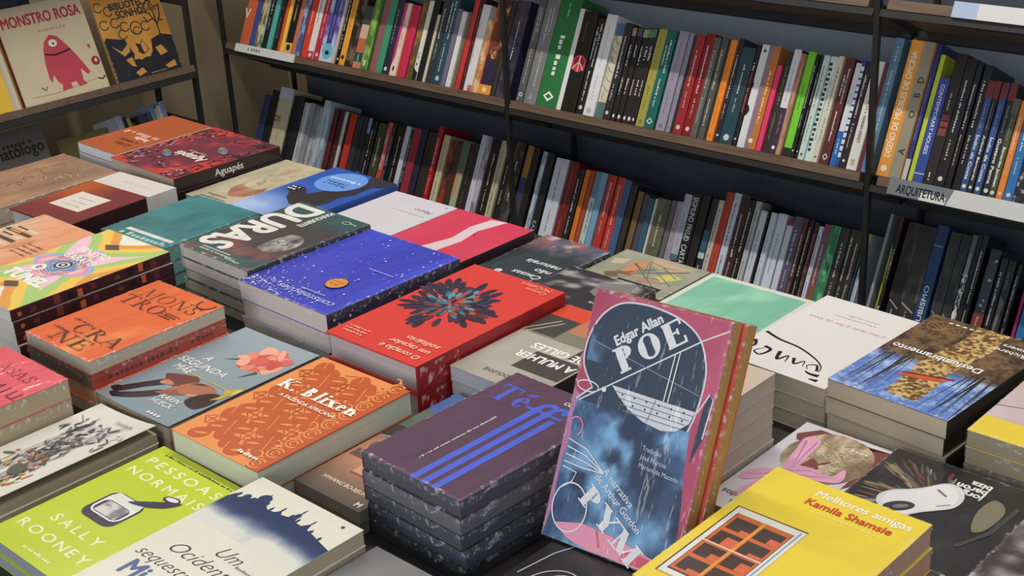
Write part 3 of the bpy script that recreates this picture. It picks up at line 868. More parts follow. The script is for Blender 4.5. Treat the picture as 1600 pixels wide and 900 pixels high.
            A.raster(lambda U, V: mixc(rgb, tuple(v*.72 for v in rgb), (fbm(U*3, V*4, seed)-.5)*5), 24, 5); dash(A, .2, .9, (90, 92, 96), .3)
        elif key == 'bt':
            A.rect(0, .4, .2, 1, (120, 150, 196)); A.ell(.75, .5, sz(.46), sz(.46), (40, 110, 136), n=10)
        elif key == 'pg':
            A.rect(0, 0, .4, 1, (92, 106, 92)); A.rect(.4, 0, .7, .6, (196, 140, 104))
        elif key == 'mn':
            A.rect(.34, 0, 1, 1, (52, 62, 104)); A.rect(.55, 0, 1, 1, (76, 62, 76))
        elif key == 'kz':
            A.text('KAZA', .82, .2, sz(.55), (176, 182, 182), 'C', bold=.01)
        elif key == 'tl':
            A.rect(.3, .0, 1, .8, (182, 200, 200)); dash(A, .34, .7, (60, 70, 76), .4); A.line([(.8, .2), (.86, .7), (.92, .3)], sz(.12), (40, 50, 56))
        elif key == 'lb':
            A.rect(.72, .2, 1, 1, (140, 32, 52)); dash(A, .2, .6, (140, 140, 150), .3); A.rect(.66, 0, .72, 1, (70, 120, 130))
        elif key == 'fr':
            A.text('SIGMUND FREUD', .03, .2, sz(.58), (206, 208, 212), 'L', bold=.01, fit=.47); A.text('CARTAS AOS F', .54, .2, sz(.58), (206, 208, 212), 'L', bold=.01, fit=.42)
        elif key == 'bw':
            A.rect(.34, 0, .62, .9, (56, 92, 116)); A.rect(.58, 0, .64, .9, (196, 198, 200)); dash(A, .7, .85, WHT, .4)
        elif key == 'wk':
            A.rect(.78, 0, 1, 1, (40, 40, 52)); dash(A, .2, .6, (130, 130, 140), .3)
        elif key == 'tb': A.rect(.80, 0, 1, .5, (44, 112, 112)); dash(A, .2, .6, (130, 134, 150), .25)
        elif key == 'rb': A.rect(.84, 0, 1, 1, (172, 56, 50)); A.rect(0, 0, .05, 1, (120, 50, 46))
        elif key == 'gp':
            A.raster(lambda U, V: mixc((54, 120, 84), (110, 186, 140), (fbm(U*10, V*3, seed)-.45)*5), 50, 6); A.line([(.3, .2), (.45, .8), (.6, .2)], sz(.06), (30, 60, 48)); A.rect(.78, 0, 1, 1, (206, 66, 100))
        elif key == 'lt': A.rect(0, 0, .22, 1, (158, 172, 70)); dash(A, .3, .8, (110, 130, 140), .3)
        elif key == 'lm':
            A.poly([(.2, 0), (1, 0), (1, .3), (.3, .35)], (150, 164, 52)); A.rect(0, .4, .16, 1, (80, 44, 38)); dash(A, .25, .52, (206, 204, 196), .34, .7); dash(A, .7, .78, WHT, .5, .7, 2); A.ell(.88, .62, sz(.36), sz(.42), (196, 180, 150), n=14); dash(A, .85, .91, (60, 40, 36), .3, .62, 5)
        elif key == 'wx':
            dash(A, .68, .9, (176, 174, 170), .3); A.raster(lambda U, V: mixc(rgb, (104, 102, 100), (fbm(U*7, V*2, seed)-.5)*3), 30, 4, 0, 0, .6, 1); A.line([(.62, .1), (.68, .9)], sz(.10), (160, 158, 154))
        elif key == 'cub':
            A.text('O CUBISMO', .12, .3, sz(.42), (220, 224, 228), 'L', bold=.01, fit=.42); A.rect(.84, .1, .85, .9, (120, 150, 190))
        elif key == 'wp':
            A.rect(0, 0, .14, 1, (110, 110, 108)); A.rect(.14, .1, .3, .9, (150, 150, 150)); A.raster(lambda U, V: mixc((40, 40, 40), (224, 224, 222), (fbm(U*40, V*4, seed)-.45)*12), 80, 5, .3, 0, .9, 1)
        elif key == 'sr':
            A.rect(.52, 0, 1, 1, (126, 54, 54)); A.raster(lambda U, V: mixc((70, 72, 84), (226, 226, 226), (fbm(U*24, V*5, seed)-.64)*14), 60, 8, .08, .2, .5, .9); dash(A, .55, .8, (200, 150, 140), .4)
        elif key == 'tri':
            A.poly([(.3, .2), (.36, .8), (.75, .3)], (110, 110, 108)); dash(A, .1, .25, (120, 120, 116), .3)
        elif key == 'ki':
            A.text('KIRCH', .5, .28, sz(.45), (220, 200, 90), 'L', bold=.02)
    return f
UPDIR = {'dis', 'sb', 'cub', 'kn'}
GLOSSY = {'w', 'w2', 'em', 'n', 'g1'}
used = {}
def shelf_books(rows, zb, shelf_name, group):
    n = len(rows)
    for i, (X, t, h, word, rgb, sp) in enumerate(rows):
        key = sp.split(':')[0]
        t = max(t-.0006, .0028)
        if i < n-1: t = min(t, rows[i+1][0]-X-.0003)
        h = min(h, .262)
        for p in POSTX:
            if X < p+.007 and X+t > p-.007:
                if X+t/2 < p: t = min(t, p-.0072-X); X -= max(0, .004-t); t = max(t, .004)
                else: t = max(.003, X+t-(p+.0072)); X = p+.0072
        dep = _rnd.uniform(-.004, .004)
        if key in ('dis', 'V'): dep = -.004
        base = Vector((X, YS, zb))+DPV*(.008+dep)+UPV*(h/2+.0004)
        rot = Matrix((tuple((DPV.x, UPV.x, 1)), (DPV.y, UPV.y, 0), (DPV.z, UPV.z, 0))).to_4x4()
        M = Matrix.Translation(base) @ rot
        thick = 'thin' if t < .0085 else ('thick' if t > .02 else 'slim' if t < .0125 else '')
        me = (thick+' '+word+' spine').strip()
        L = rows[i-1][3] if i else None
        R = rows[i+1][3] if i < n-1 else None
        if L and R: lab = f'{me}, {shelf_name} shelf, between {L} and {R}'
        elif R: lab = f'{me} at the far left end of the {shelf_name} shelf'
        else: lab = f'{me} at the right edge of the {shelf_name} shelf'
        k = lab
        if k in used or True:
            used[k] = used.get(k, 0)+1
        names.append((lab, i, shelf_name))
        w = _rnd.uniform(.100, .112)
        pages = _rnd.choice([(206, 200, 184), (214, 210, 200), (196, 186, 164)])
        mode = 'up' if key in UPDIR else 'down'
        if key == '' and h > 0: spf = None
        else: spf = (mode, spec_spine(sp, rgb, t, h, random.Random(i*31+len(rows))))
        r = make_book('book', M, w, h, t, rgb, pages, lab, 'book', group, spine=spf, rnd=min(t*.22, .0018 if key != 'dis' else .006),
                      gloss=key in GLOSSY)
        shelf_roots.append(r)
names = []; shelf_roots = []
shelf_books(UPPER, ZS[1], 'middle', 'upright books on the middle wall shelf')
shelf_books(LOWER, ZS[0], 'lower', 'books on the lower wall shelf')
# neighbours of the same colours: say how far along the shelf as well
cnt = {}
for l, i, s in names: cnt[l] = cnt.get(l, 0)+1
def ordinal(n):
    return f"{n}{'th' if 10 <= n % 100 <= 20 else {1: 'st', 2: 'nd', 3: 'rd'}.get(n % 10, 'th')}"
for (l, i, s), r in zip(names, shelf_roots):
    if cnt[l] > 1:
        r['label'] = l.split(', ')[0]+f', {s} shelf, {ordinal(i+1)} book from its left end'
# ------------------------------------------------------------------ display table
TB = empty('display_table', Matrix.Translation((-1.0, 0.85, 0)), 'dark display table covered with stacks of books in front of the shelves', 'table')
def tpart(name, mb, mat, bevel=0.0):
    o = mb.build(name, mat, None, bevel); o.parent = TB; o.matrix_parent_inverse = TB.matrix_world.inverted(); return o
mb = MB(); mb.box(-2.18, 0.1, 0.30, 1.40, TZ-.035, TZ-.0003); tpart('table_top', mb, M_TABLE, .003)
for x in (-2.14, .04):
    for y in (.34, 1.34):
        mb = MB(); mb.box(x-.02, x+.02, y-.02, y+.02, 0, TZ-.036); tpart('leg', mb, M_METAL)

# ------------------------------------------------------------------ cover designs (u: left to right, v: foot to head, as the book is read)
WH = (232, 228, 224)
def a_blixen(A):
    lo, hi = (226, 142, 78), (188, 84, 36)
    A.rect(0, 0, 1, 1, lo)
    cl = lambda a: min(.985, max(.015, a))
    for j in range(-1, 7):
        for i in range(-1, 4):
            u = .12+i*.42+(.21 if j % 2 else 0); v = .04+j*.155
            for k in range(4):
                a = k*math.pi/2+.45
                uu = u+.095*math.cos(a); vv = v+.095*math.sin(a)*A.W/A.H
                if .085 < uu < .915 and .06 < vv < .94: A.ell(uu, vv, .092, .080, hi, rot=math.degrees(a), n=14, z=1)
            for k in range(4):
                a = k*math.pi/2+.45; uu = u+.11*math.cos(a); vv = v+.11*math.sin(a)*A.W/A.H
                if .06 < uu < .94 and .05 < vv < .95 and k % 2 == 0: A.ell(uu, vv, .055, .014, lo, rot=math.degrees(a), n=8, z=1)
                if .06 < uu < .94 and .05 < vv < .95 and k % 2: A.line([(cl(u), cl(v)), (cl(uu), cl(vv))], .008, lo, z=1)
            uu = u+.21; 
            if .10 < uu < .9 and .05 < v < .95:
                A.line([(uu-.085, v), (uu, v+.05), (uu+.085, v), (uu, v-.05)], .016, hi, z=1, closed=True)
                A.line([(uu-.06, v), (uu+.06, v)], .014, hi, z=1); A.line([(uu, v-.035), (uu, v+.035)], .014, hi, z=1)
    A.poly([(.86, 0), (1, 0), (1, 1), (.90, 1), (.83, .8), (.87, .6), (.83, .4), (.87, .2)], hi)
    for j in range(9):
        v = .05+j*.115
        A.arc(.90, v, .06, .06, 40, 330, .016, lo); A.arc(.90, v, .03, .03, 0, 300, .012, lo); A.ell(.86, v+.055, .02, .012, lo, n=8)
        A.arc(.80, v+.05, .05, .05, -70, 120, .016, lo)
    A.serif('K. Blixen', .51, .625, .135, (246, 240, 228), bold=1.25, fit=.86)
    A.text('A FAZENDA AFRICANA', .54, .555, .042, (244, 232, 214), 'C', bold=.02, fit=.62)
    A.dashes(.64, .06, .24, .04, (246, 240, 228), seed=3)
def a_crane(A):
    A.raster(lambda U, V: mixc((226, 96, 44), (240, 150, 84), (fbm(U*3+V*2, V*1.6-U*2, 5)-.48)*3), 30, 44)
    ink = (84, 34, 28)
    A.serif('MONS', .53, .775, .16, ink, bold=.62, fit=.80); A.serif('TRO', .37, .640, .16, ink, bold=.62, fit=.62)
    A.arc(.86, .95, .10, .10, 170, 370, .018, ink)
    A.dashes(.68, .70, .2, .03, ink, seed=4); A.dashes(.68, .675, .2, .03, ink, seed=5); A.dashes(.68, .65, .15, .03, ink, seed=6)
    A.serif('CRA', .61, .19, .16, ink, bold=.62, fit=.68); A.serif('NE', .50, .05, .16, ink, bold=.62, fit=.50)
    A.dashes(.12, .30, .2, .03, ink, seed=7); A.dashes(.08, .16, .24, .03, ink, seed=8)
def a_mae(A):
    A.raster(lambda U, V: mixc((134, 150, 160), (150, 164, 172), V), 8, 8)
    for q in range(60):
        r = random.Random(q); a = r.uniform(0, 6.28); d = r.uniform(0, .23)
        A.ell(.70+d*math.cos(a), .77+d*math.sin(a)*.50, r.uniform(.05, .11), r.uniform(.03, .07), r.choice([(214, 104, 92), (226, 140, 122), (236, 172, 150), (204, 88, 80)]), rot=r.uniform(0, 180), n=12, z=.0001+q*.000004)
    A.poly([(.36, .66), (.48, .70), (.48, .72)], (62, 78, 70)); A.poly([(.75, .55), (.8, .66), (.84, .65)], (70, 84, 74))
    sk, dk = (176, 112, 88), (58, 46, 48)
    for pts, c in (([(.05, .09), (.14, .08), (.26, .20), (.40, .31), (.44, .36), (.34, .37), (.2, .25)], dk), ([(.12, .05), (.22, .04), (.36, .10), (.47, .18), (.42, .23), (.28, .14)], dk), ([(.02, .085), (.10, .07), (.15, .10), (.06, .125)], (40, 34, 36)), ([(.09, .045), (.18, .025), (.23, .06), (.13, .075)], (40, 34, 36)),
                   ([(.2, .36), (.34, .41), (.50, .43), (.58, .36), (.48, .29), (.32, .31)], (112, 64, 60)), ([(.44, .25), (.62, .26), (.80, .32), (.84, .38), (.68, .41), (.52, .37)], sk), ([(.40, .19), (.52, .21), (.66, .27), (.60, .30), (.46, .25)], (150, 92, 74)), ([(.30, .27), (.42, .30), (.40, .34), (.28, .31)], (196, 130, 104))):
        A.poly(smooth(pts, True), c)
    A.ell(.62, .36, .09, .06, (96, 60, 52), rot=20); A.poly(smooth([(.74, .22), (.92, .19), (.975, .28), (.90, .37), (.76, .32)], True), dk); A.ell(.70, .285, .05, .035, (206, 144, 116), rot=30)
    A.line([(.30, .44), (.55, .44), (.80, .43), (.97, .42)], .012, (206, 178, 96)); A.poly([(.86, .42), (.99, .50), (.97, .34), (.90, .30), (.93, .38)], (196, 170, 76)); A.poly([(.95, .46), (1.0, .48), (.99, .38)], (226, 206, 110))
    A.text('A', .26, .585, .085, WH, 'C', bold=.02, shear=.2); A.text('SEGUNDA', .34, .505, .085, WH, 'C', bold=.02, shear=.2, fit=.62); A.text('MÃE', .24, .425, .085, WH, 'C', bold=.02, shear=.2)
    A.text('KARIN', .62, .17, .062, WH, 'C', bold=.02, shear=.2); A.text('HUECK', .62, .115, .062, WH, 'C', bold=.02, shear=.2)
    for q in range(4): A.ell(.66+q*.045, .035, .017, .017, WH, n=10)
def a_green(A):
    A.raster(lambda U, V: mixc((180, 198, 38), (196, 212, 58), fbm(U*2, V*2, 3)), 8, 10)
    cr = (234, 234, 196)
    A.text('PESSOAS', .48, .845, .085, cr, 'C', bold=.012, track=.36, fit=.80); A.text('NORMAIS', .48, .735, .085, cr, 'C', bold=.012, track=.36, fit=.82)
    A.text('SALLY', .47, .255, .085, cr, 'C', bold=.012, track=.36, fit=.54); A.text('ROONEY', .46, .135, .085, cr, 'C', bold=.012, track=.36, fit=.78)
    A.dashes(.12, .945, .76, .022, (60, 66, 20), seed=9, dense=.9); A.dashes(.36, .05, .3, .03, cr, seed=10)
    nv, wt = (46, 46, 70), (226, 228, 224)
    def rr(u0, v0, u1, v1, r, col, z):
        P = []
        for cu, cv, a0 in ((u1-r, v1-r*.68, 0), (u0+r, v1-r*.68, 90), (u0+r, v0+r*.68, 180), (u1-r, v0+r*.68, 270)):
            for q in range(6):
                a = RAD(a0+18*q); P.append((cu+r*math.cos(a), cv+r*.68*math.sin(a)))
        A.poly(P, col)
    rr(.26, .375, .62, .605, .08, nv, .0003); rr(.28, .42, .60, .598, .07, wt, .00035); rr(.30, .43, .58, .535, .05, nv, .0004)
    A.raster(lambda U, V: mixc((206, 206, 200), (120, 120, 128), (fbm(U*18, V*22, 5)-.45)*5), 14, 12, .33, .435, .56, .53); A.poly([(.28, .545), (.60, .545), (.58, .60), (.3, .60)], (214, 218, 210))
    A.poly(smooth([(.44, .575), (.58, .595), (.71, .655), (.76, .725), (.68, .70), (.58, .655)], True), nv); A.ell(.66, .715, .075, .035, nv, rot=10); A.ell(.66, .718, .055, .02, wt, rot=10)
def a_ocid(A):
    A.raster(lambda U, V: mixc((226, 222, 204), (214, 212, 198), fbm(U*3, V*3, 8)), 10, 12)
    sky = [(0, .80), (.03, .845), (.07, .82), (.11, .85), (.14, .835), (.17, .87), (.2, .865), (.235, .91), (.26, .87), (.3, .86), (.34, .84), (.40, .845), (.43, .875), (.46, .85), (.52, .86), (.56, .92), (.585, .86), (.62, .85), (.66, .85), (.70, .89), (.725, .845), (.8, .835), (.88, .82), (1, .80)]
    xs = [p[0] for p in sky]; ys = [p[1] for p in sky]
    def ink(U, V):
        t = np.clip((V-.66)/.17, 0, 1); n = fbm(U*6, V*9, 4)
        return mixc((214, 214, 206), mixc((92, 116, 150), (34, 50, 92), t*1.4-.1+n*.3), np.clip(t*2.2+n*.9-.55, 0, 1))
    A.raster(ink, 90, 50, 0, .60, 1, .93)
    A.poly([(0, .94)]+sky+[(1, .94)], (222, 219, 204))
    nv = (40, 56, 96)
    for u, v0, v1, w_ in ((.05, .83, .862, .014), (.12, .84, .866, .012), (.2, .86, .905, .010), (.235, .88, .935, .006), (.29, .85, .885, .016), (.36, .83, .872, .010), (.43, .85, .905, .008), (.56, .88, .95, .006), (.53, .85, .89, .012), (.60, .84, .885, .010), (.70, .86, .92, .006), (.76, .83, .862, .014), (.86, .81, .85, .012)): A.poly([(u-w_, v0), (u+w_, v0), (u+w_, v1-.012), (u, v1), (u-w_, v1-.012)], nv)
    A.ell(.235, .885, .05, .05, nv); A.ell(.12, .845, .03, .035, nv); A.ell(.56, .885, .022, .035, nv)
    bk = (42, 44, 56)
    A.text('Um', .58, .475, .11, bk, 'C', shear=.45, bold=-.012); A.text('Ocidente', .50, .375, .11, bk, 'C', shear=.45, bold=-.012, fit=.64); A.text('sequestrado', .42, .275, .10, bk, 'C', shear=.45, bold=-.012, fit=.72)
    A.text('Mi', .24, .15, .15, (52, 84, 140), 'C', bold=.03); A.dashes(.70, .47, .2, .025, (120, 120, 110), seed=11); A.ell(.88, .955, .014, .014, (60, 60, 60), n=8)
def a_flower(A):
    A.raster(lambda U, V: mixc((226, 222, 210), (220, 216, 206), V), 8, 6)
    r = random.Random(12)
    for q in range(230):
        v = r.uniform(.12, .86); u = r.gauss(.5, .17+.08*math.sin(v*9)); 
        if not .04 < u < .96: continue
        if v > .5: col = r.choice([(92, 90, 92), (70, 68, 72), (120, 116, 118), (150, 146, 146), (206, 200, 206)])
        else: col = r.choice([(86, 112, 84), (120, 146, 110), (196, 106, 74), (210, 158, 70), (80, 92, 132), (120, 110, 90), (70, 84, 72), (206, 176, 90), (180, 90, 96)])
        A.ell(u, v, r.uniform(.02, .075), r.uniform(.008, .024), col, rot=r.uniform(20, 160), n=9, z=.0001+q*.0000012)
    for q in range(14):
        u = r.uniform(.2, .8); A.line([(u, .2), (u+r.uniform(-.1, .1), .55), (u+r.uniform(-.2, .2), r.uniform(.7, .9))], .008, r.choice([(80, 90, 76), (110, 104, 100)]))
    A.ell(.60, .33, .10, .09, (86, 92, 84), z=.0005)
    A.text('l’entidade', .84, .90, .055, (120, 118, 118), 'R')
def a_asas(A):
    A.raster(lambda U, V: mixc((222, 66, 92), (232, 92, 108), fbm(U*3, V*2, 4)), 8, 10)
    A.serif('ASAS', .56, .83, .11, (96, 24, 48), bold=.6, fit=.50); [A.line([(.50+q*.09, .69), (.50+q*.09, .76)], .014, (96, 24, 48)) for q in range(6)]; A.line([(.50, .76), (.59, .69), (.68, .76)], .012, (96, 24, 48)); A.line([(.86, .69), (.99, .69)], .012, (96, 24, 48))
def a_sabato(A):
    cx, cy = .45, .52; k = A.H/A.W
    pal = np.array([(238, 170, 190), (226, 150, 180), (150, 190, 226), (110, 170, 222), (200, 176, 214), (240, 206, 196)], float)
    pal2 = np.array([(234, 230, 216), (240, 196, 214), (170, 204, 124), (240, 200, 96), (226, 158, 84), (236, 232, 220)], float)
    def f(U, V):
        x = U-cx; y = (V-cy)*k; d = np.hypot(x, y); a = np.arctan2(y, x)
        lobe = .33+.08*np.cos(4*a)
        q = (d/lobe)*9+.5*np.sin(a*3)
        c = pal[np.floor(q).astype(int) % 6]
        ln = (d < .24) & (np.mod(d*34+.4*np.sin(a*2), 1) < .34)
        c = np.where(ln[..., None], np.array((104, 78, 100.)), c)
        o = np.floor((np.abs(np.abs(x)-np.abs(y)*.8))*7+1.2*fbm(U*3, V*4, 9)+d*2).astype(int) % 6
        c = np.where((d > lobe)[..., None], pal2[o], c)
        st = np.abs(np.abs(x)+np.abs(np.abs(y)-.52)*1.6)
        c = np.where((st < .12)[..., None], np.array((92, 82, 72.)), c)
        return c
    A.raster(f, 110, 170)
    for r_, c in ((.10, (60, 54, 64)), (.075, (232, 214, 216)), (.05, (52, 56, 70)), (.022, (232, 232, 228))): A.ell(cx, cy, r_, r_*.8, c, n=20)
    for t_, v, u0, ft in (('ERNESTO', .695, .20, .49), ('SABATO', .60, .24, .46)): A.text(t_, u0, v, .095, (246, 242, 232), 'L', bold=.018, fit=ft)
    A.text('O', .30, .385, .13, (242, 240, 230), 'C', bold=.05); A.text('TÚNEL', .12, .255, .15, (242, 240, 230), 'L', bold=.06, fit=.62)
def a_peach(A):
    A.raster(lambda U, V: mixc((230, 204, 178), (232, 160, 120), (U+V*.8)*.8-.2+.3*fbm(U*3, V*3, 3)), 14, 18)
    for q in range(11):
        v = .16+q*.058; A.rect(.04, v, .50-.02*(q % 3), v+.036, (62, 48, 46) if q % 2 else (226, 206, 180)); A.rect(.1, v+.01, .3, v+.03, (214, 150, 70) if q % 3 == 0 else (80, 60, 50))
    A.poly([(.5, .42), (.62, .52), (.66, .66), (.60, .70), (.52, .56)], (222, 140, 92))
    for q in range(4): A.dashes(.66, .62-q*.045, .26, .035, (90, 62, 54), seed=20+q)
def a_teal(A):
    A.raster(lambda U, V: mixc((36, 112, 120), (66, 158, 160), (fbm(U*3, V*3, 6)-.3)*2), 16, 20)
    A.rect(.20, .13, .93, .175, (226, 230, 226)); A.dashes(.22, .05, .68, .08, (196, 222, 216), seed=5)
def a_duras(A):
    def f(U, V):
        c = mixc((40, 84, 86), (58, 56, 62), np.clip((V-.12)*6, 0, 1)*np.clip((.9-V)*8, 0, 1))
        return mixc(c, (150, 84, 88), np.clip((fbm(U*4, V*9, 5)-.42)*3, 0, .8)*np.clip((V-.5)*3, 0, 1))
    A.raster(f, 36, 50)
    A.raster(lambda U, V: mixc((70, 66, 70), (178, 174, 170), np.clip((fbm(U*9, V*10, 7)-.3)*2.4, 0, 1)), 60, 60, .08, .40, .50, .76, mask=lambda U, V: ((U-.29)/.19)**2+((V-.58)/.155)**2 < 1)
    A.poly([(.46, .46), (.50, .58), (.46, .72), (.40, .74), (.42, .58), (.38, .45)], (60, 56, 60)); A.arc(.33, .545, .042, .042, 0, 360, .009, (56, 52, 56)); A.arc(.33, .61, .042, .042, 0, 360, .009, (56, 52, 56)); A.line([(.24, .55), (.20, .575), (.24, .60)], .014, (80, 70, 70)); A.line([(.16, .55), (.15, .61)], .016, (90, 76, 76))
    A.text('DURAS', .975, .015, .41, (230, 228, 224), 'L', rot=90, bold=.03, fit=1.16)
    A.text('MARGUERITE', .53, .015, .075, (226, 224, 220), 'L', rot=90, bold=.03, fit=.40)
    A.dashes(.30, .93, .5, .035, (200, 210, 206), seed=31); A.dashes(.42, .90, .4, .035, (200, 210, 206), seed=32); A.dashes(.20, .95, .2, .03, (200, 210, 206), seed=33)
    A.arc(.2, .08, .05, .03, 0, 360, .008, (200, 210, 206)); A.dashes(.06, .07, .1, .025, (200, 210, 206), seed=34)
def a_const(A):
    A.raster(lambda U, V: mixc((42, 52, 176), (62, 74, 206), (fbm(U*3, V*2, 9)-.3)*1.8), 18, 22)
    r = random.Random(5)
    for q in range(260):
        if q < 190:
            u = 1-abs(r.gauss(0, .27)); v = 1-abs(r.gauss(0, .10))
        else: u, v = r.uniform(.03, .97), r.uniform(.03, .97)
        if not (.02 < u < .98 and .02 < v < .98): continue
        s = r.choice((.003, .004, .005, .008))
        A.ell(u, v, s*1.3, s, (222, 226, 240), rot=r.uniform(0, 90), n=6, z=.0001)
    A.text('constelações', .07, .88, .07, (196, 206, 236), 'L', shear=.3, fit=.62); A.dashes(.24, .84, .26, .022, (180, 190, 226), seed=2)
    A.ell(.362, .69, .088, .088, (40, 34, 60), n=26); A.ell(.362, .69, .082, .082, (226, 146, 60), n=26); A.dashes(.32, .70, .09, .022, (120, 70, 30), seed=3); A.dashes(.31, .67, .1, .018, (120, 70, 30), seed=4)
    A.dashes(.12, .43, .26, .016, (190, 198, 230), seed=6)
def a_mccul(A):
    A.rect(0, 0, 1, 1, (212, 66, 58))
    r = random.Random(3)
    for q in range(190):
        a = r.uniform(0, 6.283); rad = (1-q/190)**.7
        L = .40*rad*r.uniform(.78, 1.1)*(1+.12*math.cos(2*(a-2.3)))
        u = .57+L*math.cos(a); v = .44+L*math.sin(a)*A.W/A.H
        if rad > .62: col = r.choice([(54, 44, 62), (66, 50, 66), (44, 52, 78), (90, 50, 58), (58, 46, 60)])
        else: col = r.choice([(58, 120, 140), (84, 92, 104), (150, 74, 66), (60, 70, 90), (96, 150, 160), (52, 42, 58), (176, 84, 70)])
        A.ell(u, v, .085*(.35+rad*.7), .028*(.4+rad*.75), col, rot=math.degrees(a)+r.uniform(-14, 14), n=9, z=1)
    cr = (246, 214, 190)
    for i, (t, ft) in enumerate((('O coração é', .42), ('um caçador', .42), ('solitário', .34))): A.text(t, .07, .925-i*.062, .062, cr, 'L', shear=.2, bold=.008, fit=ft)
    A.text('Carson', .08, .07, .05, (236, 176, 150), 'L', shear=.2, fit=.22); A.text('McCullers', .08, .03, .05, (236, 176, 150), 'L', shear=.2, fit=.32)
    for q in range(3): A.dashes(.70, .93-q*.025, .22, .024, (240, 190, 170), seed=40+q)
def a_metro(A):
    A.raster(lambda U, V: mixc((204, 198, 208), (214, 210, 216), V), 4, 6)
    A.text('Metro', .10, .20, .08, (70, 66, 74), 'L', shear=.3); A.dashes(.10, .32, .5, .022, (120, 112, 124), seed=5); A.ell(.1, .06, .02, .01, (60, 60, 66), n=8)
def a_ribbon(A):
    A.raster(lambda U, V: mixc((204, 56, 84), (214, 76, 98), fbm(U*3, V*3, 5)), 8, 8)
    A.poly([(.34, .0), (.52, .04), (.56, .30), (.50, .60), (.60, 1), (.40, 1), (.36, .62), (.42, .34)], (218, 196, 202)); A.line([(.40, .4), (.36, .45)], .02, (120, 60, 76))
def a_whale(A):
    A.raster(lambda U, V: mixc((44, 84, 170), (170, 194, 236), np.clip((V-.52)*2.6, 0, 1)*np.clip(.2+U*1.1, 0, 1)+.3*(fbm(U*2, V*14, 3)-.5)), 24, 40)
    bk = (50, 46, 52)
    A.poly([(.50, .74), (.68, .66), (.82, .55), (.84, .46), (.75, .44), (.57, .53), (.47, .39), (.31, .28), (.30, .12), (.40, .0), (0, 0), (0, .12), (.13, .18), (.10, .35), (.18, .46), (.15, .58), (.2, .68), (.35, .75)], bk)
    A.ell(.545, .215, .30, .285, (102, 152, 224), n=40)
    A.dashes(.36, .27, .36, .045, (40, 50, 90), seed=3); A.dashes(.38, .23, .34, .045, (40, 50, 90), seed=8); A.dashes(.32, .155, .46, .055, WH, seed=5)
    A.ell(.83, .50, .10, .08, (34, 34, 44), n=20); A.dashes(.77, .505, .12, .05, WH, seed=2); A.dashes(.78, .465, .1, .05, WH, seed=4)
def a_cream(A):
    A.raster(lambda U, V: mixc((202, 192, 164), (178, 170, 142), (fbm(U*3, V*3, 4)-.3)*2), 16, 22)
    A.raster(lambda U, V: mixc((166, 104, 82), (196, 160, 128), (fbm(U*5, V*8, 9)-.3)*2), 22, 24, .12, .46, .75, .86, mask=lambda U, V: ((U-.42)/.3)**2+((V-.66)/.18)**2 < .8+.5*(fbm(U*5, V*5, 3)-.5))
    A.raster(lambda U, V: mixc((206, 194, 168), (176, 150, 120), (fbm(U*7, V*8, 2)-.35)*2), 16, 20, .2, .42, .7, .64, mask=lambda U, V: ((U-.45)/.22)**2+((V-.53)/.10)**2 < 1)
    for q in range(7): A.arc(.45+.02*q, .52-.012*q, .05+.02*(q % 3), .03, 20*q, 150+20*q, .01, (130, 96, 74))
    A.raster(lambda U, V: mixc((198, 186, 158), (160, 130, 104), (fbm(U*8, V*8, 6)-.4)*3), 18, 16, .2, .1, .7, .34)
    A.dashes(.36, .865, .42, .06, (112, 96, 78), seed=2); A.dashes(.30, .925, .52, .055, (112, 96, 78), seed=6)
def a_aguap(A):
    A.raster(lambda U, V: mixc((108, 44, 66), (190, 62, 58), np.clip((np.maximum(np.abs(U-.5), np.abs(V-.5))-.30)*4+(fbm(U*7, V*7, 3)-.5)*3.4, 0, 1)), 60, 60)
    r = random.Random(8)
    for q in range(90):
        s_ = q % 4; e = abs(r.gauss(0, .07)); p = r.uniform(.03, .97)
        u, v = ((p, .03+e), (p, .97-e), (.03+e, p), (.97-e, p))[s_]
        a = r.uniform(0, 6.28); L = r.uniform(.04, .10)
        P = [(u, v), (u+L*math.cos(a), v+L*math.sin(a)), (u+1.6*L*math.cos(a+.7), v+1.6*L*math.sin(a+.7))]
        P = [(min(.985, max(.015, x)), min(.985, max(.015, y))) for x, y in P]
        A.line(P, .014, (48, 40, 52), z=1)
        if q % 2: A.ell(P[1][0]*.94+.03, P[1][1]*.94+.03, .028, .013, r.choice([(176, 140, 152), (196, 90, 104), (146, 122, 140)]), rot=r.uniform(0, 180), n=8, z=1)
    for u, v in ((.30, .36), (.68, .66)):
        A.ell(u, v, .10, .045, (92, 100, 104), rot=-30); A.ell(u-.05, v+.02, .06, .03, (110, 120, 160), rot=-30); A.ell(u+.06, v-.03, .05, .028, (136, 122, 84), rot=-20)
    A.text('Aguapés', .42, .56, .11, (228, 220, 214), 'C', bold=.03, fit=.42); A.dashes(.30, .50, .26, .03, (206, 180, 170), seed=2)
def a_clara(A):
    A.rect(0, 0, 1, 1, (172, 84, 46))
    A.text('CLARA', .36, .76, .09, (70, 32, 20), 'C', bold=.04, fit=.36); A.dashes(.2, .68, .42, .10, (70, 32, 20), seed=4, dense=.95)
    A.dashes(.12, .50, .8, .12, (214, 170, 160), seed=9, dense=1.0); A.dashes(.12, .58, .3, .10, (224, 196, 186), seed=3, dense=1.0)
def a_redwhite(A):
    A.raster(lambda U, V: mixc((118, 44, 52), (176, 84, 40), np.clip((.62-U)*2.2+(fbm(U*3, V*3, 4)-.5), 0, 1)*np.clip((V-.15)*3, 0, 1)), 20, 26)
    A.rect(0, .74, 1, 1, (214, 208, 202)); A.rect(.22, .24, .74, .54, (222, 214, 204))
    for q in range(3): A.dashes(.34, .44-q*.07, .3, .022, (140, 120, 112), seed=q)
    A.dashes(.3, .86, .5, .022, (180, 176, 172), seed=9)
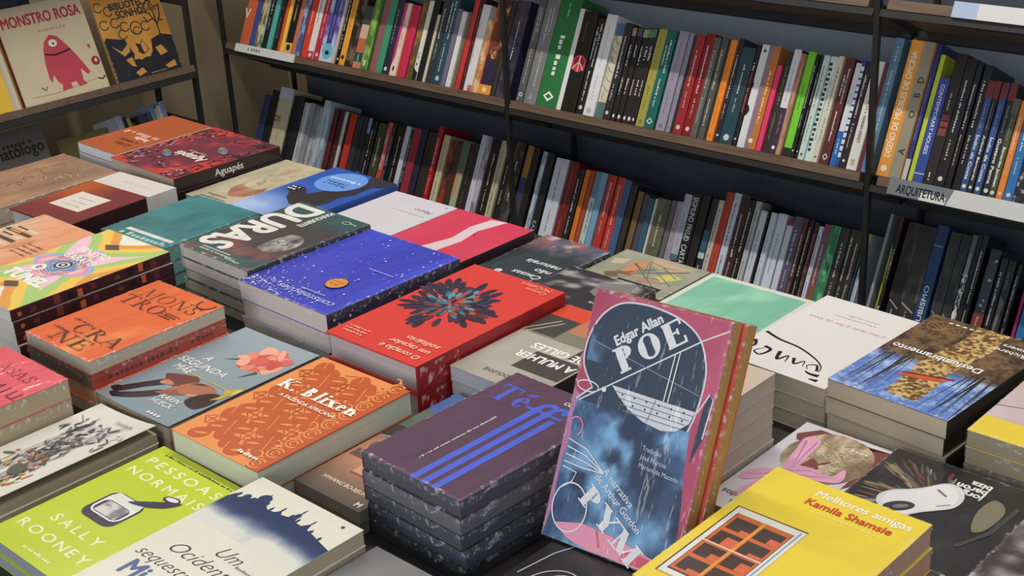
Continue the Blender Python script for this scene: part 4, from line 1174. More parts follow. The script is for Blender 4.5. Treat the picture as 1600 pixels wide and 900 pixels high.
def a_kraft(A):
    A.raster(lambda U, V: mixc((176, 134, 104), (138, 104, 88), (fbm(U*4, V*4, 4)-.3)*2), 24, 34)
    for q in range(16):
        r = random.Random(q); A.arc(r.uniform(.2, .8), r.uniform(.2, .85), r.uniform(.04, .12), r.uniform(.03, .08), r.uniform(0, 180), r.uniform(200, 330), .009, r.choice([(112, 80, 66), (206, 172, 146)]))
def a_caus(A):
    def f(U, V):
        c = mixc((34, 40, 46), (58, 66, 70), fbm(U*4, V*4, 3))
        n = fbm(U*4+V*2, V*7, 6)
        neb = mixc(mixc((70, 84, 110), (150, 96, 96), (n-.35)*4), (190, 170, 170), (fbm(U*6, V*10, 8)-.55)*5)
        return mixc(c, neb, np.clip((.32-V)*5+(n-.5)*1.2, 0, 1))
    A.raster(f, 40, 56)
    for i, (t, ft) in enumerate((('Causas', .44), ('não', .24), ('naturais', .52))): A.text(t, .14, .62-i*.10, .10, (230, 230, 230), 'L', shear=.2, bold=.02, fit=ft)
    A.line([(.2, .66), (.2, .98)], .012, (200, 200, 200)); A.ell(.72, .70, .05, .05, (206, 212, 220), n=14); A.line([(.72, .7), (.5, .82)], .016, (190, 196, 206))
    A.raster(lambda U, V: mixc((40, 40, 42), (150, 146, 144), (fbm(U*5, V*16, 12)-.52)*6), 30, 20, .05, .72, .95, .98)
def a_dark39(A):
    A.raster(lambda U, V: mixc((42, 40, 42), (164, 160, 158), (fbm(U*3+V, V*5-U*2, 15)-.52)*5), 36, 40)
    A.poly([(.2, .0), (.5, .2), (.48, .5), (.30, .62), (.12, .4)], (128, 122, 120)); A.dashes(.1, .72, .2, .06, (170, 168, 164), seed=1)
def a_kyer(A):
    A.raster(lambda U, V: mixc((146, 150, 128), (176, 168, 146), (fbm(U*4, V*4, 21)-.3)*2), 26, 30)
    for pts, c in (([(.12, .06), (.34, .10), (.62, .05), (.56, .22), (.3, .26)], (196, 168, 140)), ([(.60, .10), (.74, .34), (.70, .60), (.56, .58), (.58, .32)], (206, 140, 96)), ([(.56, .58), (.76, .58), (.72, .66), (.56, .66)], (176, 92, 52)), ([(.10, .38), (.26, .32), (.36, .50), (.22, .58)], (206, 196, 110)), ([(.74, .62), (.84, .72), (.74, .82), (.64, .74)], (126, 92, 60)), ([(.18, .62), (.42, .58), (.60, .68), (.38, .74)], (176, 140, 116)), ([(.80, .22), (.96, .30), (.92, .46), (.80, .4)], (196, 180, 156))): A.poly(pts, c)
    for q in range(8):
        r = random.Random(q); A.line([(r.uniform(.1, .9), r.uniform(.1, .9)) for _ in range(3)], .012, (112, 104, 82))
    A.rect(.12, .76, .62, .93, (40, 40, 38)); [A.poly([(.16+q*.075, .81), (.20+q*.075, .81), (.195+q*.075, .86), (.165+q*.075, .90), (.155+q*.075, .86)], (206, 200, 190)) for q in range(6)]
def a_mint(A):
    A.rect(0, 0, 1, 1, (214, 218, 208)); A.raster(lambda U, V: mixc((124, 188, 160), (160, 212, 186), (fbm(U*4+V*3, V*5-U*4, 5)-.35)*2.4), 24, 30, .05, .04, .95, .955)
def a_white(A):
    A.rect(0, 0, 1, 1, (222, 218, 216))
    A.text('o seu dedo é flor de lótus', .12, .28, .055, (176, 116, 116), 'L', shear=.15, fit=.76); A.dashes(.3, .20, .4, .025, (150, 146, 146), seed=5); A.dashes(.3, .16, .3, .022, (150, 146, 146), seed=6)
    k = (30, 28, 30)
    for P, w in (([(.98, .62), (.80, .66), (.58, .68), (.36, .74), (.24, .80), (.20, .86)], .02), ([(.22, .86), (.28, .80), (.34, .83), (.30, .87)], .016), ([(.16, .90), (.24, .905), (.30, .89)], .03), ([(.12, .95), (.2, .955)], .03), ([(.50, .80), (.44, .86), (.40, .80), (.36, .86)], .018), ([(.66, .78), (.60, .87), (.56, .80), (.52, .87)], .022), ([(.82, .78), (.74, .80), (.76, .88), (.84, .86), (.80, .80)], .022), ([(.96, .74), (.90, .80), (.94, .85), (.98, .80)], .02), ([(.9, .84), (.86, .90), (.82, .92)], .018)):
        A.line(smooth(P), w*1.7, k, taper=True)
def a_desl(A):
    def f(U, V):
        n = fbm(U*9, V*12, 4); fine = fbm(U*40, V*60, 8)
        bark = mixc((66, 50, 38), (122, 96, 66), (n-.35)*2.5+(fine-.5)*1.6)
        sky = mixc((96, 124, 190), (176, 196, 226), (n-.35)*2+(fine-.5)*1.5)
        c = mixc(bark, sky, np.clip((V-.52)*14, 0, 1))
        tr = np.abs(U-.47+.02*np.sin(V*9)) < .135+.03*(n-.5)
        c = np.where((tr & (V < .93))[..., None], mixc((96, 70, 40), (206, 172, 112), (fine-.36)*4+(n-.5)), c)
        return c
    A.raster(f, 150, 210)
    r = random.Random(4)
    for q in range(20):
        u = r.choice((r.uniform(.02, .28), r.uniform(.66, .98))); v = r.uniform(.50, .56); s = r.uniform(-.08, .08)
        A.line([(u, v), (min(.985, max(.015, u+s*.5)), .78), (min(.985, max(.015, u+s)), .98)], r.choice((.008, .012, .022)), r.choice([(52, 44, 40), (70, 60, 56), (44, 40, 42)]), taper=True)
    A.poly([(.28, .62), (.36, .655), (.5, .66), (.62, .69), (.66, .74), (.58, .73), (.46, .71), (.34, .68)], (196, 88, 52)); A.line([(.28, .62), (.42, .65), (.64, .70)], .02, (110, 40, 34))
    for q in range(26): A.line([(.62+.012*q % .34, .18), (.66+(q*.037) % .3, .05+(q*.029) % .16)], .006, (150, 118, 76))
    A.text('Deslumbramento', .57, .435, .085, (234, 234, 230), 'C', bold=.02, fit=.76)
    A.text('Richard', .06, .16, .06, (230, 230, 226), 'L', bold=.015, fit=.26); A.text('Powers', .06, .10, .06, (230, 230, 226), 'L', bold=.015, fit=.24)
    for q in range(4): A.ell(.62+q*.06, .055, .02, .014, (222, 216, 200), n=9)
def a_biza(A):
    A.raster(lambda U, V: mixc((34, 32, 34), (58, 56, 56), (fbm(U*4, V*5, 11)-.5)*3), 16, 20)
    r = random.Random(6); k = A.H/A.W
    for q in range(90):
        a = r.uniform(-95, 60); d = r.uniform(.20, .44); u = .52+d*math.cos(RAD(a)); v = .40+d*math.sin(RAD(a))/k*1.1
        if not (.09 < u < .91 and .09 < v < .91): continue
        A.ell(u, v, r.uniform(.05, .10), r.uniform(.006, .016), r.choice([(136, 122, 96), (104, 106, 98), (112, 60, 56), (150, 148, 138), (80, 88, 100), (60, 60, 58), (84, 78, 62), (120, 96, 70)]), rot=a+r.uniform(-18, 18), n=10, z=1)
    A.poly(smooth([(.12, .32), (.16, .22), (.24, .2), (.26, .36), (.2, .54), (.14, .50)], True), (126, 118, 96)); A.line([(.08, .2), (.1, .5), (.2, .72)], .03, (70, 64, 62))
    P = [(.30, .34), (.36, .30), (.44, .32), (.50, .40), (.56, .47), (.66, .55), (.70, .64), (.66, .72), (.58, .76), (.52, .82), (.46, .74), (.40, .66), (.34, .60), (.27, .52), (.26, .42)]
    P = smooth([(u+.12, v-.12) for u, v in P], True)
    A.poly(P, (214, 214, 216)); A.poly([(.59+(u-.59)*.86, .42+(v-.42)*.88) for u, v in P], (228, 228, 230))
    A.ell(.66, .555, .10, .055, (52, 50, 52), rot=45); A.ell(.65, .55, .05, .022, (120, 118, 120), rot=45); A.line([(.48, .32), (.56, .28)], .018, (120, 116, 116)); A.line([(.42, .38), (.48, .44)], .012, (150, 148, 148))
    for i, t_ in enumerate(('jorge', 'baron', 'biza')): A.text(t_, .30, .20-i*.06, .062, (226, 226, 226), 'L', bold=.04)
def a_bow(A):
    A.raster(lambda U, V: mixc((198, 196, 208), (226, 222, 228), fbm(U*3, V*3, 4)), 10, 12)
    A.poly([(.20, .97), (.04, .86), (.10, .80), (.4, .95), (.98, .97), (.98, .56), (.92, .50), (.90, .7), (.8, .95)], (118, 60, 60))
    A.raster(lambda U, V: mixc((124, 104, 80), (206, 190, 160), (fbm(U*9+V*3, V*5-U*2, 9)-.3)*2.2), 100, 110, .06, .40, .98, .985, mask=lambda U, V: ((U-.54)/.42)**2+((V-.72)/.27)**2 < 1+.25*(fbm(U*7, V*7, 3)-.5))
    r = random.Random(9)
    for q in range(60):
        a = r.uniform(0, 6.28); d = r.uniform(.08, .36); u = .54+d*math.cos(a); v = .72+d*math.sin(a)*.58; b = r.uniform(-.05, .05)
        A.line([(u, v), (u+.08, v+b), (u+.16*math.sin(a), v+b*1.6)], r.uniform(.006, .014), r.choice([(106, 88, 68), (216, 202, 174), (150, 128, 98), (188, 170, 136)]), z=1, taper=True)
    pk, pd = (224, 164, 194), (184, 112, 148)
    for pts in ([(.16, .84), (.24, .88), (.34, .84), (.37, .70), (.40, .54), (.32, .50), (.24, .60), (.2, .72)], [(.36, .54), (.48, .60), (.60, .58), (.74, .58), (.78, .68), (.86, .60), (.84, .54), (.70, .50), (.56, .45), (.40, .44)], [(.32, .50), (.42, .50), (.40, .40), (.34, .26), (.24, .14), (.16, .14), (.20, .28), (.26, .4)], [(.34, .48), (.28, .40), (.14, .30), (.04, .30), (.08, .40), (.2, .46)]): A.poly(smooth(pts, True), pk)
    for P in ([(.2, .82), (.28, .68), (.36, .53)], [(.30, .84), (.33, .68), (.37, .54)], [(.42, .48), (.6, .52), (.8, .58)], [(.42, .52), (.52, .56), (.7, .56)], [(.36, .48), (.3, .32), (.22, .18)], [(.38, .48), (.34, .36)], [(.34, .48), (.2, .39), (.08, .34)]): A.line(P, .018, pd, taper=True)
    A.poly([(.40, .58), (.58, .60), (.50, .66), (.42, .68)], (130, 62, 60)); A.ell(.37, .49, .06, .05, (206, 138, 172), rot=30); A.line([(.50, .62), (.60, .70)], .02, (126, 60, 58))
    for q in range(4): A.ell(.66+q*.05, .87, .017, .017, (232, 228, 226), n=8)
    A.text('sop', .06, .13, .085, (90, 84, 88), 'L', track=.1); A.text('t', .22, .06, .085, (90, 84, 88), 'L')
def a_nude(A):
    A.raster(lambda U, V: mixc((206, 190, 196), (190, 160, 146), (fbm(U*2, V*3, 4)-.35)*2.4), 16, 20)
    A.poly([(.42, .1), (.62, .2), (.70, .45), (.56, .66), (.40, .52)], (176, 136, 116)); A.line([(.0, .52), (.5, .60), (1, .70)], .012, (110, 96, 96)); A.line([(.3, .2), (.6, .35), (.8, .6)], .01, (150, 116, 104))
    A.rect(0, .82, 1, 1, (232, 204, 60)); A.rect(0, 0, 1, .07, (232, 204, 60)); A.arc(.2, .9, .1, .04, 180, 360, .012, (90, 76, 30))
def a_melhores(A):
    A.raster(lambda U, V: mixc((230, 204, 52), (238, 214, 66), fbm(U*2, V*2, 5)), 8, 10)
    A.rect(.06, .08, .52, .645, (206, 150, 60)); A.rect(.07, .09, .515, .64, (222, 222, 216)); A.rect(.10, .12, .47, .60, (60, 48, 50)); A.rect(.105, .13, .465, .6, (206, 104, 52))
    for i in range(2):
        for j in range(4):
            u0 = .125+i*.175; v0 = .145+j*.112
            A.rect(u0, v0, u0+.15, v0+.088, (62, 46, 46)); A.rect(u0+.07+(j % 2)*.02, v0, u0+.15, v0+.02+.02*((i+j) % 3), (214, 104, 72))
    A.line([(.285, .13), (.285, .6)], .022, (226, 150, 60)); A.line([(.10, .36), (.47, .36)], .012, (226, 206, 190))
    A.line([(.065, .085), (.065, .645), (.52, .645)], .008, (70, 60, 60)); A.line([(.49, .1), (.49, .63)], .008, (130, 160, 190))
    A.text('Melhores amigas', .635, .90, .068, (244, 238, 214), 'C', bold=.025, fit=.60); A.text('Kamila Shamsie', .60, .825, .068, (196, 62, 44), 'C', bold=.025, fit=.54); A.dashes(.42, .785, .42, .02, (236, 226, 150), seed=4)
def a_hwang(A):
    A.raster(lambda U, V: mixc(mixc((92, 84, 80), (196, 140, 108), np.clip(V*3.4, 0, 1)), (112, 108, 98), np.clip((V-.42)*4, 0, 1)), 10, 30)
    A.rect(0, .80, 1, 1, (82, 110, 168)); A.rect(0, .62, 1, .80, (98, 112, 100)); A.rect(0, .5, .9, .62, (74, 64, 66))
    A.line([(0, .5), (.5, .56), (.9, .62)], .03, (176, 150, 130)); A.line([(.1, .56), (.6, .64)], .02, (120, 104, 96))
    A.rect(.34, .20, 1, .50, (212, 156, 128)); A.rect(.48, .25, .98, .44, (150, 84, 46)); A.rect(.51, .265, .98, .43, (232, 178, 70))
    r = random.Random(2)
    for q in range(40): A.rect(u := r.uniform(.52, .93), v := r.uniform(.27, .41), u+.04, v+.012, r.choice([(244, 214, 110), (206, 120, 50), (236, 160, 64), (150, 90, 40)]), z=.0005)
    A.line([(.34, .20), (1, .20)], .025, (150, 92, 70)); A.arc(.2, .42, .1, .1, 0, 360, .03, (110, 92, 88)); A.arc(.2, .42, .06, .06, 0, 360, .02, (150, 128, 120)); A.rect(.05, .3, .3, .36, (110, 90, 84))
    A.text('HWANG BO-REUM', .50, .095, .058, (236, 226, 196), 'C', bold=.02, shear=.15, fit=.66); A.text('À LIV', .62, .85, .10, (226, 230, 236), 'L', bold=.03, fit=.34); A.text('M', .85, .02, .08, (236, 232, 226), 'L', bold=.03)
def a_teffi(A):
    A.raster(lambda U, V: mixc((78, 46, 74), (98, 60, 94), (fbm(U*2, V*2, 5)-.3)*1.6), 12, 16)
    bl = (66, 92, 208)
    A.serif('Té', .07, .735, .235, bl, 'L', bold=1.05, fit=.36)
    for u, v1 in ((.50, .80), (.605, .80), (.71, .745)):
        A.rect(u, .0, u+.062, v1, bl, z=.0004)
    A.arc(.60, .80, .07, .085, 60, 180, .05, bl); A.arc(.705, .80, .07, .085, 60, 180, .05, bl); A.rect(.44, .765, .78, .785, bl); A.ell(.74, .835, .036, .036, bl, n=14)
    A.text('CONTOS', .74, .90, .042, (226, 220, 226), 'C', bold=.04)
    A.dashes(.385, .13, .74, .022, (206, 196, 206), rot=90, seed=7, dense=.95)
def a_grey(A):
    A.raster(lambda U, V: mixc((106, 106, 108), (156, 156, 156), (fbm(U*2, V*2, 4)-.3)*2), 12, 14)
    A.text('CU', .14, .66, .16, (206, 100, 60), 'L', bold=.03); A.text('S', .86, .86, .06, (220, 220, 220), 'C', bold=.02)
def a_blackart(A):
    A.rect(0, 0, 1, 1, (34, 34, 36))
    for q in range(4): A.arc(.34+.04*q, .52, .2-.03*q, .26-.03*q, 20, 300, .008, (200, 200, 198), n=24)
    A.line([(.05, .55), (.1, .72), (.2, .85), (.3, .9)], .008, (200, 200, 198)); A.rect(.44, .45, .54, .49, (206, 204, 190))
def a_photo(A):
    A.raster(lambda U, V: mixc((62, 54, 56), (206, 196, 198), (fbm(U*5, V*9, 4)-.36)*3), 30, 40)
def a_tan(A): A.raster(lambda U, V: mixc((206, 190, 172), (196, 180, 164), fbm(U*3, V*3, 2)), 4, 6)
def a_gilles(A):
    A.raster(lambda U, V: mixc((158, 152, 140), (180, 174, 162), (fbm(U*3, V*3, 7)-.3)*2), 14, 18)
    A.rect(0, 0, 1, .20, (212, 74, 52)); A.rect(0, .20, 1, .42, (128, 124, 108)); A.rect(.62, .16, 1, .40, (72, 68, 64)); A.line([(1, .40), (.80, .20)], .016, (176, 172, 164)); A.line([(.94, .42), (.74, .22)], .016, (176, 172, 164))
    A.rect(.0, .42, .24, .56, (64, 60, 58)); A.rect(.02, .58, .56, .80, (76, 72, 70)); A.raster(lambda U, V: mixc((140, 130, 96), (206, 120, 90), fbm(U*8, V*12, 3)), 10, 8, .3, .10, .6, .30)
    A.text('A MULHER', .04, .62, .115, (236, 232, 226), 'L', bold=.03, fit=.66); A.text('DE GILLES', .04, .50, .115, (236, 232, 226), 'L', bold=.03, fit=.64); A.text('NE BOURDOUXHE', .12, .89, .06, (92, 86, 80), 'L', bold=.01, fit=.6)
def poe_curve(): pass
def a_poe(A):
    A.raster(lambda U, V: mixc((164, 60, 92), (196, 96, 124), (fbm(U*3, V*4, 4)-.3)*1.6), 10, 16)
    blue = lambda U, V: mixc(mixc((58, 86, 124), (126, 174, 216), (fbm(U*5, V*7, 12)-.32)*3.2), (42, 58, 88), (fbm(U*6, V*8, 31)-.48)*5)
    A.raster(blue, 60, 66, .0, .0, 1.0, .58)
    A.poly([(1, .6), (.87, .6), (.885, .5), (.90, .40), (.93, .3), (.95, .2), (.965, .1), (.985, 0), (1, 0)], (176, 74, 106))
    A.poly([(0, 0), (.03, .1), (.025, .3), (.05, .42), (.03, .5), (.05, .58), (0, .6)], (178, 120, 160))
    nav = [(.03, .56), (.13, .62), (.03, .70), (.02, .80), (.08, .90), (.20, .965), (.36, .983), (.52, .978), (.68, .955), (.80, .91), (.87, .84), (.90, .76), (.89, .64), (.86, .56)]
    nav = nav[:1]+smooth(nav[1:])
    A.poly(nav, (48, 62, 82)); A.line(nav, .012, (216, 206, 214))
    A.raster(lambda U, V: mixc((48, 62, 82), (120, 164, 204), np.clip((.17-U)*9, 0, 1)*np.clip((fbm(U*9, V*9, 3)-.35)*4, 0, 1)), 12, 20, .04, .72, .2, .86)
    w2 = (222, 222, 226)
    A.line([(.05, .557), (.83, .906), (.99, .965)], .009, w2); A.line([(.06, .80), (.9, .70)], .006, (120, 140, 160))
    A.text('Edgar Allan', .235, .80, .066, w2, 'L', rot=37, bold=.035, fit=.37)
    A.serif('POE', .315, .70, .165, w2, 'L', rot=37, bold=1.5, fit=.52)
    A.poly([(.27, .650), (.885, .640), (.86, .59), (.78, .548), (.68, .535), (.54, .548), (.42, .578), (.33, .618)], (208, 210, 218))
    for q in range(4): A.line([(.30+q*.03, .632-q*.022), (.875-.02*q, .622-q*.02)], .006, (120, 122, 140))
    for q in range(12): A.ell(.36+(q % 6)*.09, .625-.03*(q // 6), .008, .008, (70, 74, 96), n=6)
    A.line([(.60, .64), (.57, .55)], .006, (120, 122, 140))
    A.line([(.655, .645), (.665, .83)], .008, w2); A.line([(.685, .645), (.695, .845)], .008, w2)
    A.arc(.10, .62, .08, .035, 0, 360, .008, w2); A.ell(.22, .625, .018, .018, w2, n=10)
    A.poly([(.93, .66), (.96, .72), (.985, .70), (.97, .55), (.92, .45)], (48, 62, 82)); A.line([(.90, .64), (.955, .72), (.985, .70), (.97, .55)], .010, (216, 206, 214))
    for i, (t, ft) in enumerate((('Tradução', .14), ('José Marcos', .19), ('Mariani de Macedo', .29))): A.text(t, .585, .445-i*.034, .032, (196, 206, 220), 'L', rot=-4, fit=ft)
    A.text('A narrativa', .345, .315, .05, (206, 214, 226), 'L', rot=-34, bold=.015, fit=.30); A.text('de Arthur Gordon', .30, .285, .05, (206, 214, 226), 'L', rot=-34, bold=.015, fit=.46)
    A.poly([(.07, .065), (.28, .098), (.52, .088), (.74, .07), (.95, .04), (.95, .004), (.36, .004), (.2, .02)], (226, 150, 176))
    A.poly([(.62, .06), (.88, .05), (.9, .01), (.6, .01)], (206, 92, 108)); A.line([(.4, .09), (.44, .03)], .015, (206, 92, 108))
    A.serif('PYM', .21, .185, .15, w2, 'L', rot=-34, bold=1.35, fit=.56)
    A.arc(.165, .14, .13, .16, 0, 360, .010, w2, n=28)
    for q in range(4): A.line([(.05, .40-.03*q), (.2, .38-.025*q), (.36, .31)], .008, w2)
    A.line([(.05, .29), (.16, .28), (.14, .24), (.06, .20)], .008, w2); A.arc(.08, .455, .05, .06, -60, 150, .01, (214, 130, 170))
# ------------------------------------------------------------------ stacks on the table
ORD = ['second', 'third', 'fourth', 'fifth', 'sixth', 'seventh', 'eighth']
def spine_marks(col, col2=None, seed=1, title=None, blocks=None):
    def f(A):
        k = A.H/A.W
        if blocks:
            rr = random.Random(seed)
            for i in range(13):
                p = .02+i*.075+rr.uniform(0, .02); A.rect(p, rr.uniform(.05, .3), p+rr.uniform(.02, .045), rr.uniform(.6, .95), blocks[i % len(blocks)])
        if blocks: return
        if title: A.text(title, .50, .25, .55*k, col, 'C', bold=.02)
        else: A.dashes(.12, .28, .5, .4*k, col, seed=seed); A.dashes(.72, .3, .18, .34*k, col2 or col, seed=seed+1)
    return ('down', f)
def stack(key, x0, x1, y0, y1, rot, inv, ts, art, cover, pages, spine_col, label, short, cat='book', hard=False, wrap=False, gloss=True, spine=None, curl=None, under=None, jit=.0016, group='books lying on the display table'):
    cx, cy, w, l = (x0+x1)/2, (y0+y1)/2, x1-x0, y1-y0
    z = TZ+.0001
    rg = random.Random(sum(ord(c)*(i+3) for i, c in enumerate(key)))
    n = len(ts)
    for q in range(n-1, -1, -1):
        t = ts[q]-.0003
        if q == 0: dx = dy = dr = 0
        else: dx, dy, dr = rg.uniform(-jit, jit), rg.uniform(-jit, jit), rg.uniform(-.5, .5)
        lab = label if q == 0 else f'{ORD[q-1]} book down in the stack under the {short}'
        u = dict(cover=cover, pages=pages, spine_col=spine_col, inv=inv, spine=spine, art=None)
        if q and under and q-1 < len(under) and under[q-1]: u.update(under[q-1])
        make_book('book', flat_matrix(cx+dx, cy+dy, z, w, rot+dr, u['inv']), w, l, t, u['cover'], u['pages'], lab, 'book', group,
                  front=art if q == 0 else None, spine=u['spine'], spine_col=u['spine_col'], hard=hard, wrap=wrap, gloss=gloss, curl=curl if q == 0 else None)
        z += ts[q]
def flip(fn):
    return lambda A: fn(Art(A.mb, A.W, A.H, lambda x, y, z: A.mp(A.W-x, A.H-y, z)))
PG = (206, 200, 186)
S = stack
S('clara', -2.108, -1.985, 1.137, 1.328, -1.4, True, [.017, .016, .016, .016], a_clara, (176, 88, 48), (222, 226, 232), (226, 200, 196), 'rust orange paperback with dark and pink title lettering on the table’s far left corner', 'rust orange paperback', under=[dict(cover=(206, 210, 216))]*3)
S('aguap', -1.980, -1.792, 1.121, 1.327, -1.6, True, [.022, .021, .022], a_aguap, (124, 46, 60), (196, 178, 160), (44, 36, 38), 'dark red paperback framed with branches, its black spine towards the room', 'dark red branch-framed paperback', spine=spine_marks((214, 208, 204), title='Aguapés'))
S('cream', -1.783, -1.667, 1.128, 1.332, 1.0, True, [.021, .020], a_cream, (196, 186, 156), (190, 180, 158), (186, 176, 148), 'cream paperback with a sketched bearded face beside the blue whale-tail one', 'cream sketched-face paperback', wrap=True)
S('whale', -1.660, -1.516, 1.124, 1.334, .2, True, [.019, .016, .016], a_whale, (60, 100, 180), (178, 168, 150), (52, 86, 160), 'blue paperback with a black whale tail and light blue disc', 'blue whale-tail paperback')
S('metro', -1.506, -1.3735, 1.150, 1.323, 0, True, [.023, .022], a_metro, (206, 200, 210), (206, 198, 196), (196, 190, 198), 'plain lavender white paperback with a small italic title beside the crimson one', 'lavender white paperback')
S('ribbon', -1.3715, -1.222, 1.176, 1.322, -.6, True, [.023, .022], a_ribbon, (206, 58, 86), (196, 186, 180), (52, 38, 46), 'crimson square book crossed by a torn white strip', 'crimson book with white strip')
S('kraft', -2.115, -1.945, .868, 1.112, 0, False, [.026, .024], a_kraft, (160, 122, 98), (176, 160, 140), (130, 100, 84), 'large brown art book with faint sketch lines at the left edge', 'large brown art book', wrap=True)
S('redwhite', -1.911, -1.766, .902, 1.102, 3.0, True, [.030, .030], flip(a_redwhite), (120, 46, 52), (206, 202, 196), (58, 34, 34), spine=('down', lambda A: A.rect(.72, 0, 1, 1, (206, 202, 198))), label='maroon hardback with a white label and a white band at its end', short='maroon white-banded hardback', hard=True)
S('teal', -1.712, -1.567, .936, 1.108, 2.0, False, [.021, .020, .019], a_teal, (42, 124, 130), (120, 170, 168), (34, 104, 112), 'plain teal shrink-wrapped book with a white bar near its edge', 'teal shrink-wrapped book', wrap=True)
S('duras', -1.513, -1.360, .936, 1.142, -1.2, True, [.017, .016, .016, .016, .015], a_duras, (48, 78, 82), (196, 188, 182), (40, 40, 46), 'dark teal paperback with huge white capitals and a round grey face', 'dark teal huge-lettered paperback', wrap=True, under=[None, None, dict(pages=(186, 176, 150)), dict(pages=(180, 168, 140))], jit=.003)
S('const', -1.357, -1.182, .916, 1.136, -1.2, True, [.026, .025, .024], a_const, (50, 60, 186), (204, 194, 188), (40, 38, 66), 'large blue book sprinkled with white stars and an orange sticker', 'starry blue book', wrap=True, spine=('down', lambda A: [A.ell(p, q, .008, .008, (206, 206, 220), n=7) for p, q in ((.08, .3), (.16, .5), (.3, .2), (.05, .6), (.52, .4))]), under=[dict(cover=(176, 178, 190), spine=None)]*2, jit=.003)
S('mccul', -1.160, -1.008, .892, 1.141, .1, True, [.035, .035], a_mccul, (206, 60, 54), (188, 178, 182), (158, 38, 42), 'thick red hardback with a dark blue flower on its cover', 'red flower hardback', hard=True, spine=('down', lambda A: (A.raster(lambda U, V: mixc((158, 38, 42), (230, 180, 170), (fbm(U*50, V*7, 3)-.62)*12), 40, 10, .02, .2, .26, .9))))
S('caus', -1.213, -1.099, 1.146, 1.340, 0, True, [.018, .017], a_caus, (44, 46, 50), (160, 152, 140), (36, 36, 40), 'dark paperback with a white slanted three-line title and a reddish cloud', 'dark paperback with the slanted title', wrap=True)
S('kyer', -1.096, -.958, 1.262, 1.372, 0, True, [.016, .014], a_kyer, (150, 152, 130), (186, 178, 160), (130, 130, 112), 'grey green book with painted animals and a black title box', 'grey green painted-animals book', wrap=True)
S('dark39', -1.091, -.956, 1.150, 1.252, 0, True, [.024, .023], a_dark39, (52, 50, 52), (140, 134, 128), (44, 42, 44), 'dark black and white photo book behind the standing pink and blue books', 'dark photo book', wrap=True)
S('mint', -.934, -.784, 1.143, 1.343, 0, True, [.023, .022], a_mint, (206, 212, 202), (206, 204, 196), (186, 200, 188), 'mint green book with a white border', 'mint green book', wrap=True)
S('white', -.770, -.640, 1.132, 1.336, -2.4, True, [.021, .020, .019], a_white, (220, 216, 214), (200, 190, 168), (206, 202, 198), 'white paperback with black brush calligraphy and a small red title', 'white calligraphy paperback')
S('desl', -.629, -.493, 1.114, 1.320, -3.6, True, [.021, .020, .020, .019], a_desl, (84, 66, 52), (196, 186, 162), (44, 38, 36), 'paperback with a tree trunk and blue forest on its cover', 'tree trunk paperback', under=[dict(cover=(176, 164, 140))]*3)
S('nude', -.482, -.345, 1.115, 1.325, 0, True, [.019, .019, .019, .018], a_nude, (226, 198, 58), (150, 142, 120), (206, 180, 50), 'beige book with yellow bands at the right edge of the picture', 'yellow-banded beige book', wrap=True, under=[dict(cover=(120, 112, 96))]*3)
S('biza', -.543, -.394, .931, 1.100, 0, True, [.020, .020], a_biza, (36, 34, 36), (110, 104, 98), (40, 38, 40), 'black book with a blurred white shape and three white name lines', 'black book with blurred white shape', wrap=True)
S('photo', -.390, -.23, .83, 1.05, 0, True, [.025, .025], a_photo, (120, 110, 110), (170, 160, 156), (90, 82, 82), 'greyish pink photo book in the bottom right corner', 'greyish pink photo book', wrap=True)
S('bow', -.649, -.548, .918, 1.106, 0, False, [.016, .014], a_bow, (206, 202, 208), (200, 192, 180), (190, 186, 190), 'pale book with blond hair and a pink ribbon bow on its cover', 'pink ribbon bow book', wrap=True)
S('melhores', -.572, -.422, .716, .926, 0, False, [.023, .023, .022, .022], a_melhores, (230, 204, 54), (196, 156, 130), (206, 180, 44), 'yellow book with a painted window and white and red title', 'yellow painted-window book', wrap=True, under=[dict(cover=(226, 200, 60), pages=(204, 156, 120)), dict(cover=(226, 200, 60)), None])
S('tan', -.744, -.652, .860, 1.047, 0, False, [.0185, .0185, .0185, .0185, .018, .018], a_tan, (204, 188, 172), (196, 182, 164), (196, 180, 164), 'plain beige paperback on the stack behind the leaning pink and blue books', 'plain beige paperback')
S('gilles', -1.004, -.879, .938, 1.142, 0, True, [.019, .018, .018], a_gilles, (166, 160, 148), (176, 182, 188), (60, 56, 54), 'grey paperback with a red end and a bold white two-line title', 'grey and red-ended paperback', under=[dict(cover=(50, 50, 52)), dict(cover=(206, 204, 200))])
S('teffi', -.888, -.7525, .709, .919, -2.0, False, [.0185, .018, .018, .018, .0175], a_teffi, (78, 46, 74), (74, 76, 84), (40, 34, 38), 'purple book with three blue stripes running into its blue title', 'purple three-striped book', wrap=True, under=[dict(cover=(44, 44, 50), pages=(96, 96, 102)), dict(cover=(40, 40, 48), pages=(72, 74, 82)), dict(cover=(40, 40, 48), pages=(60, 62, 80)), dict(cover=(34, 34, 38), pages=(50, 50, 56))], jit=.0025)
S('hwang', -.988, -.8905, .700, .930, 0, False, [.014, .014], a_hwang, (120, 104, 94), (150, 140, 130), (80, 70, 64), 'brown paperback with a lit house window squeezed beside the purple stack', 'brown lit-window paperback')
S('blixen', -1.133, -.991, .658, .866, .8, False, [.028, .027], a_blixen, (196, 100, 50), (196, 198, 182), (170, 80, 40), 'orange paperback patterned with clover flowers under a white serif title', 'orange clover-patterned paperback', gloss=False)
S('mae', -1.313, -1.172, .676, .889, .5, False, [.017, .016], a_mae, (132, 148, 158), (150, 140, 122), (110, 120, 128), 'blue grey paperback with a pink peony and a reclining figure', 'blue grey peony paperback', curl=lambda x: .004*max(0, x-.2)**2)
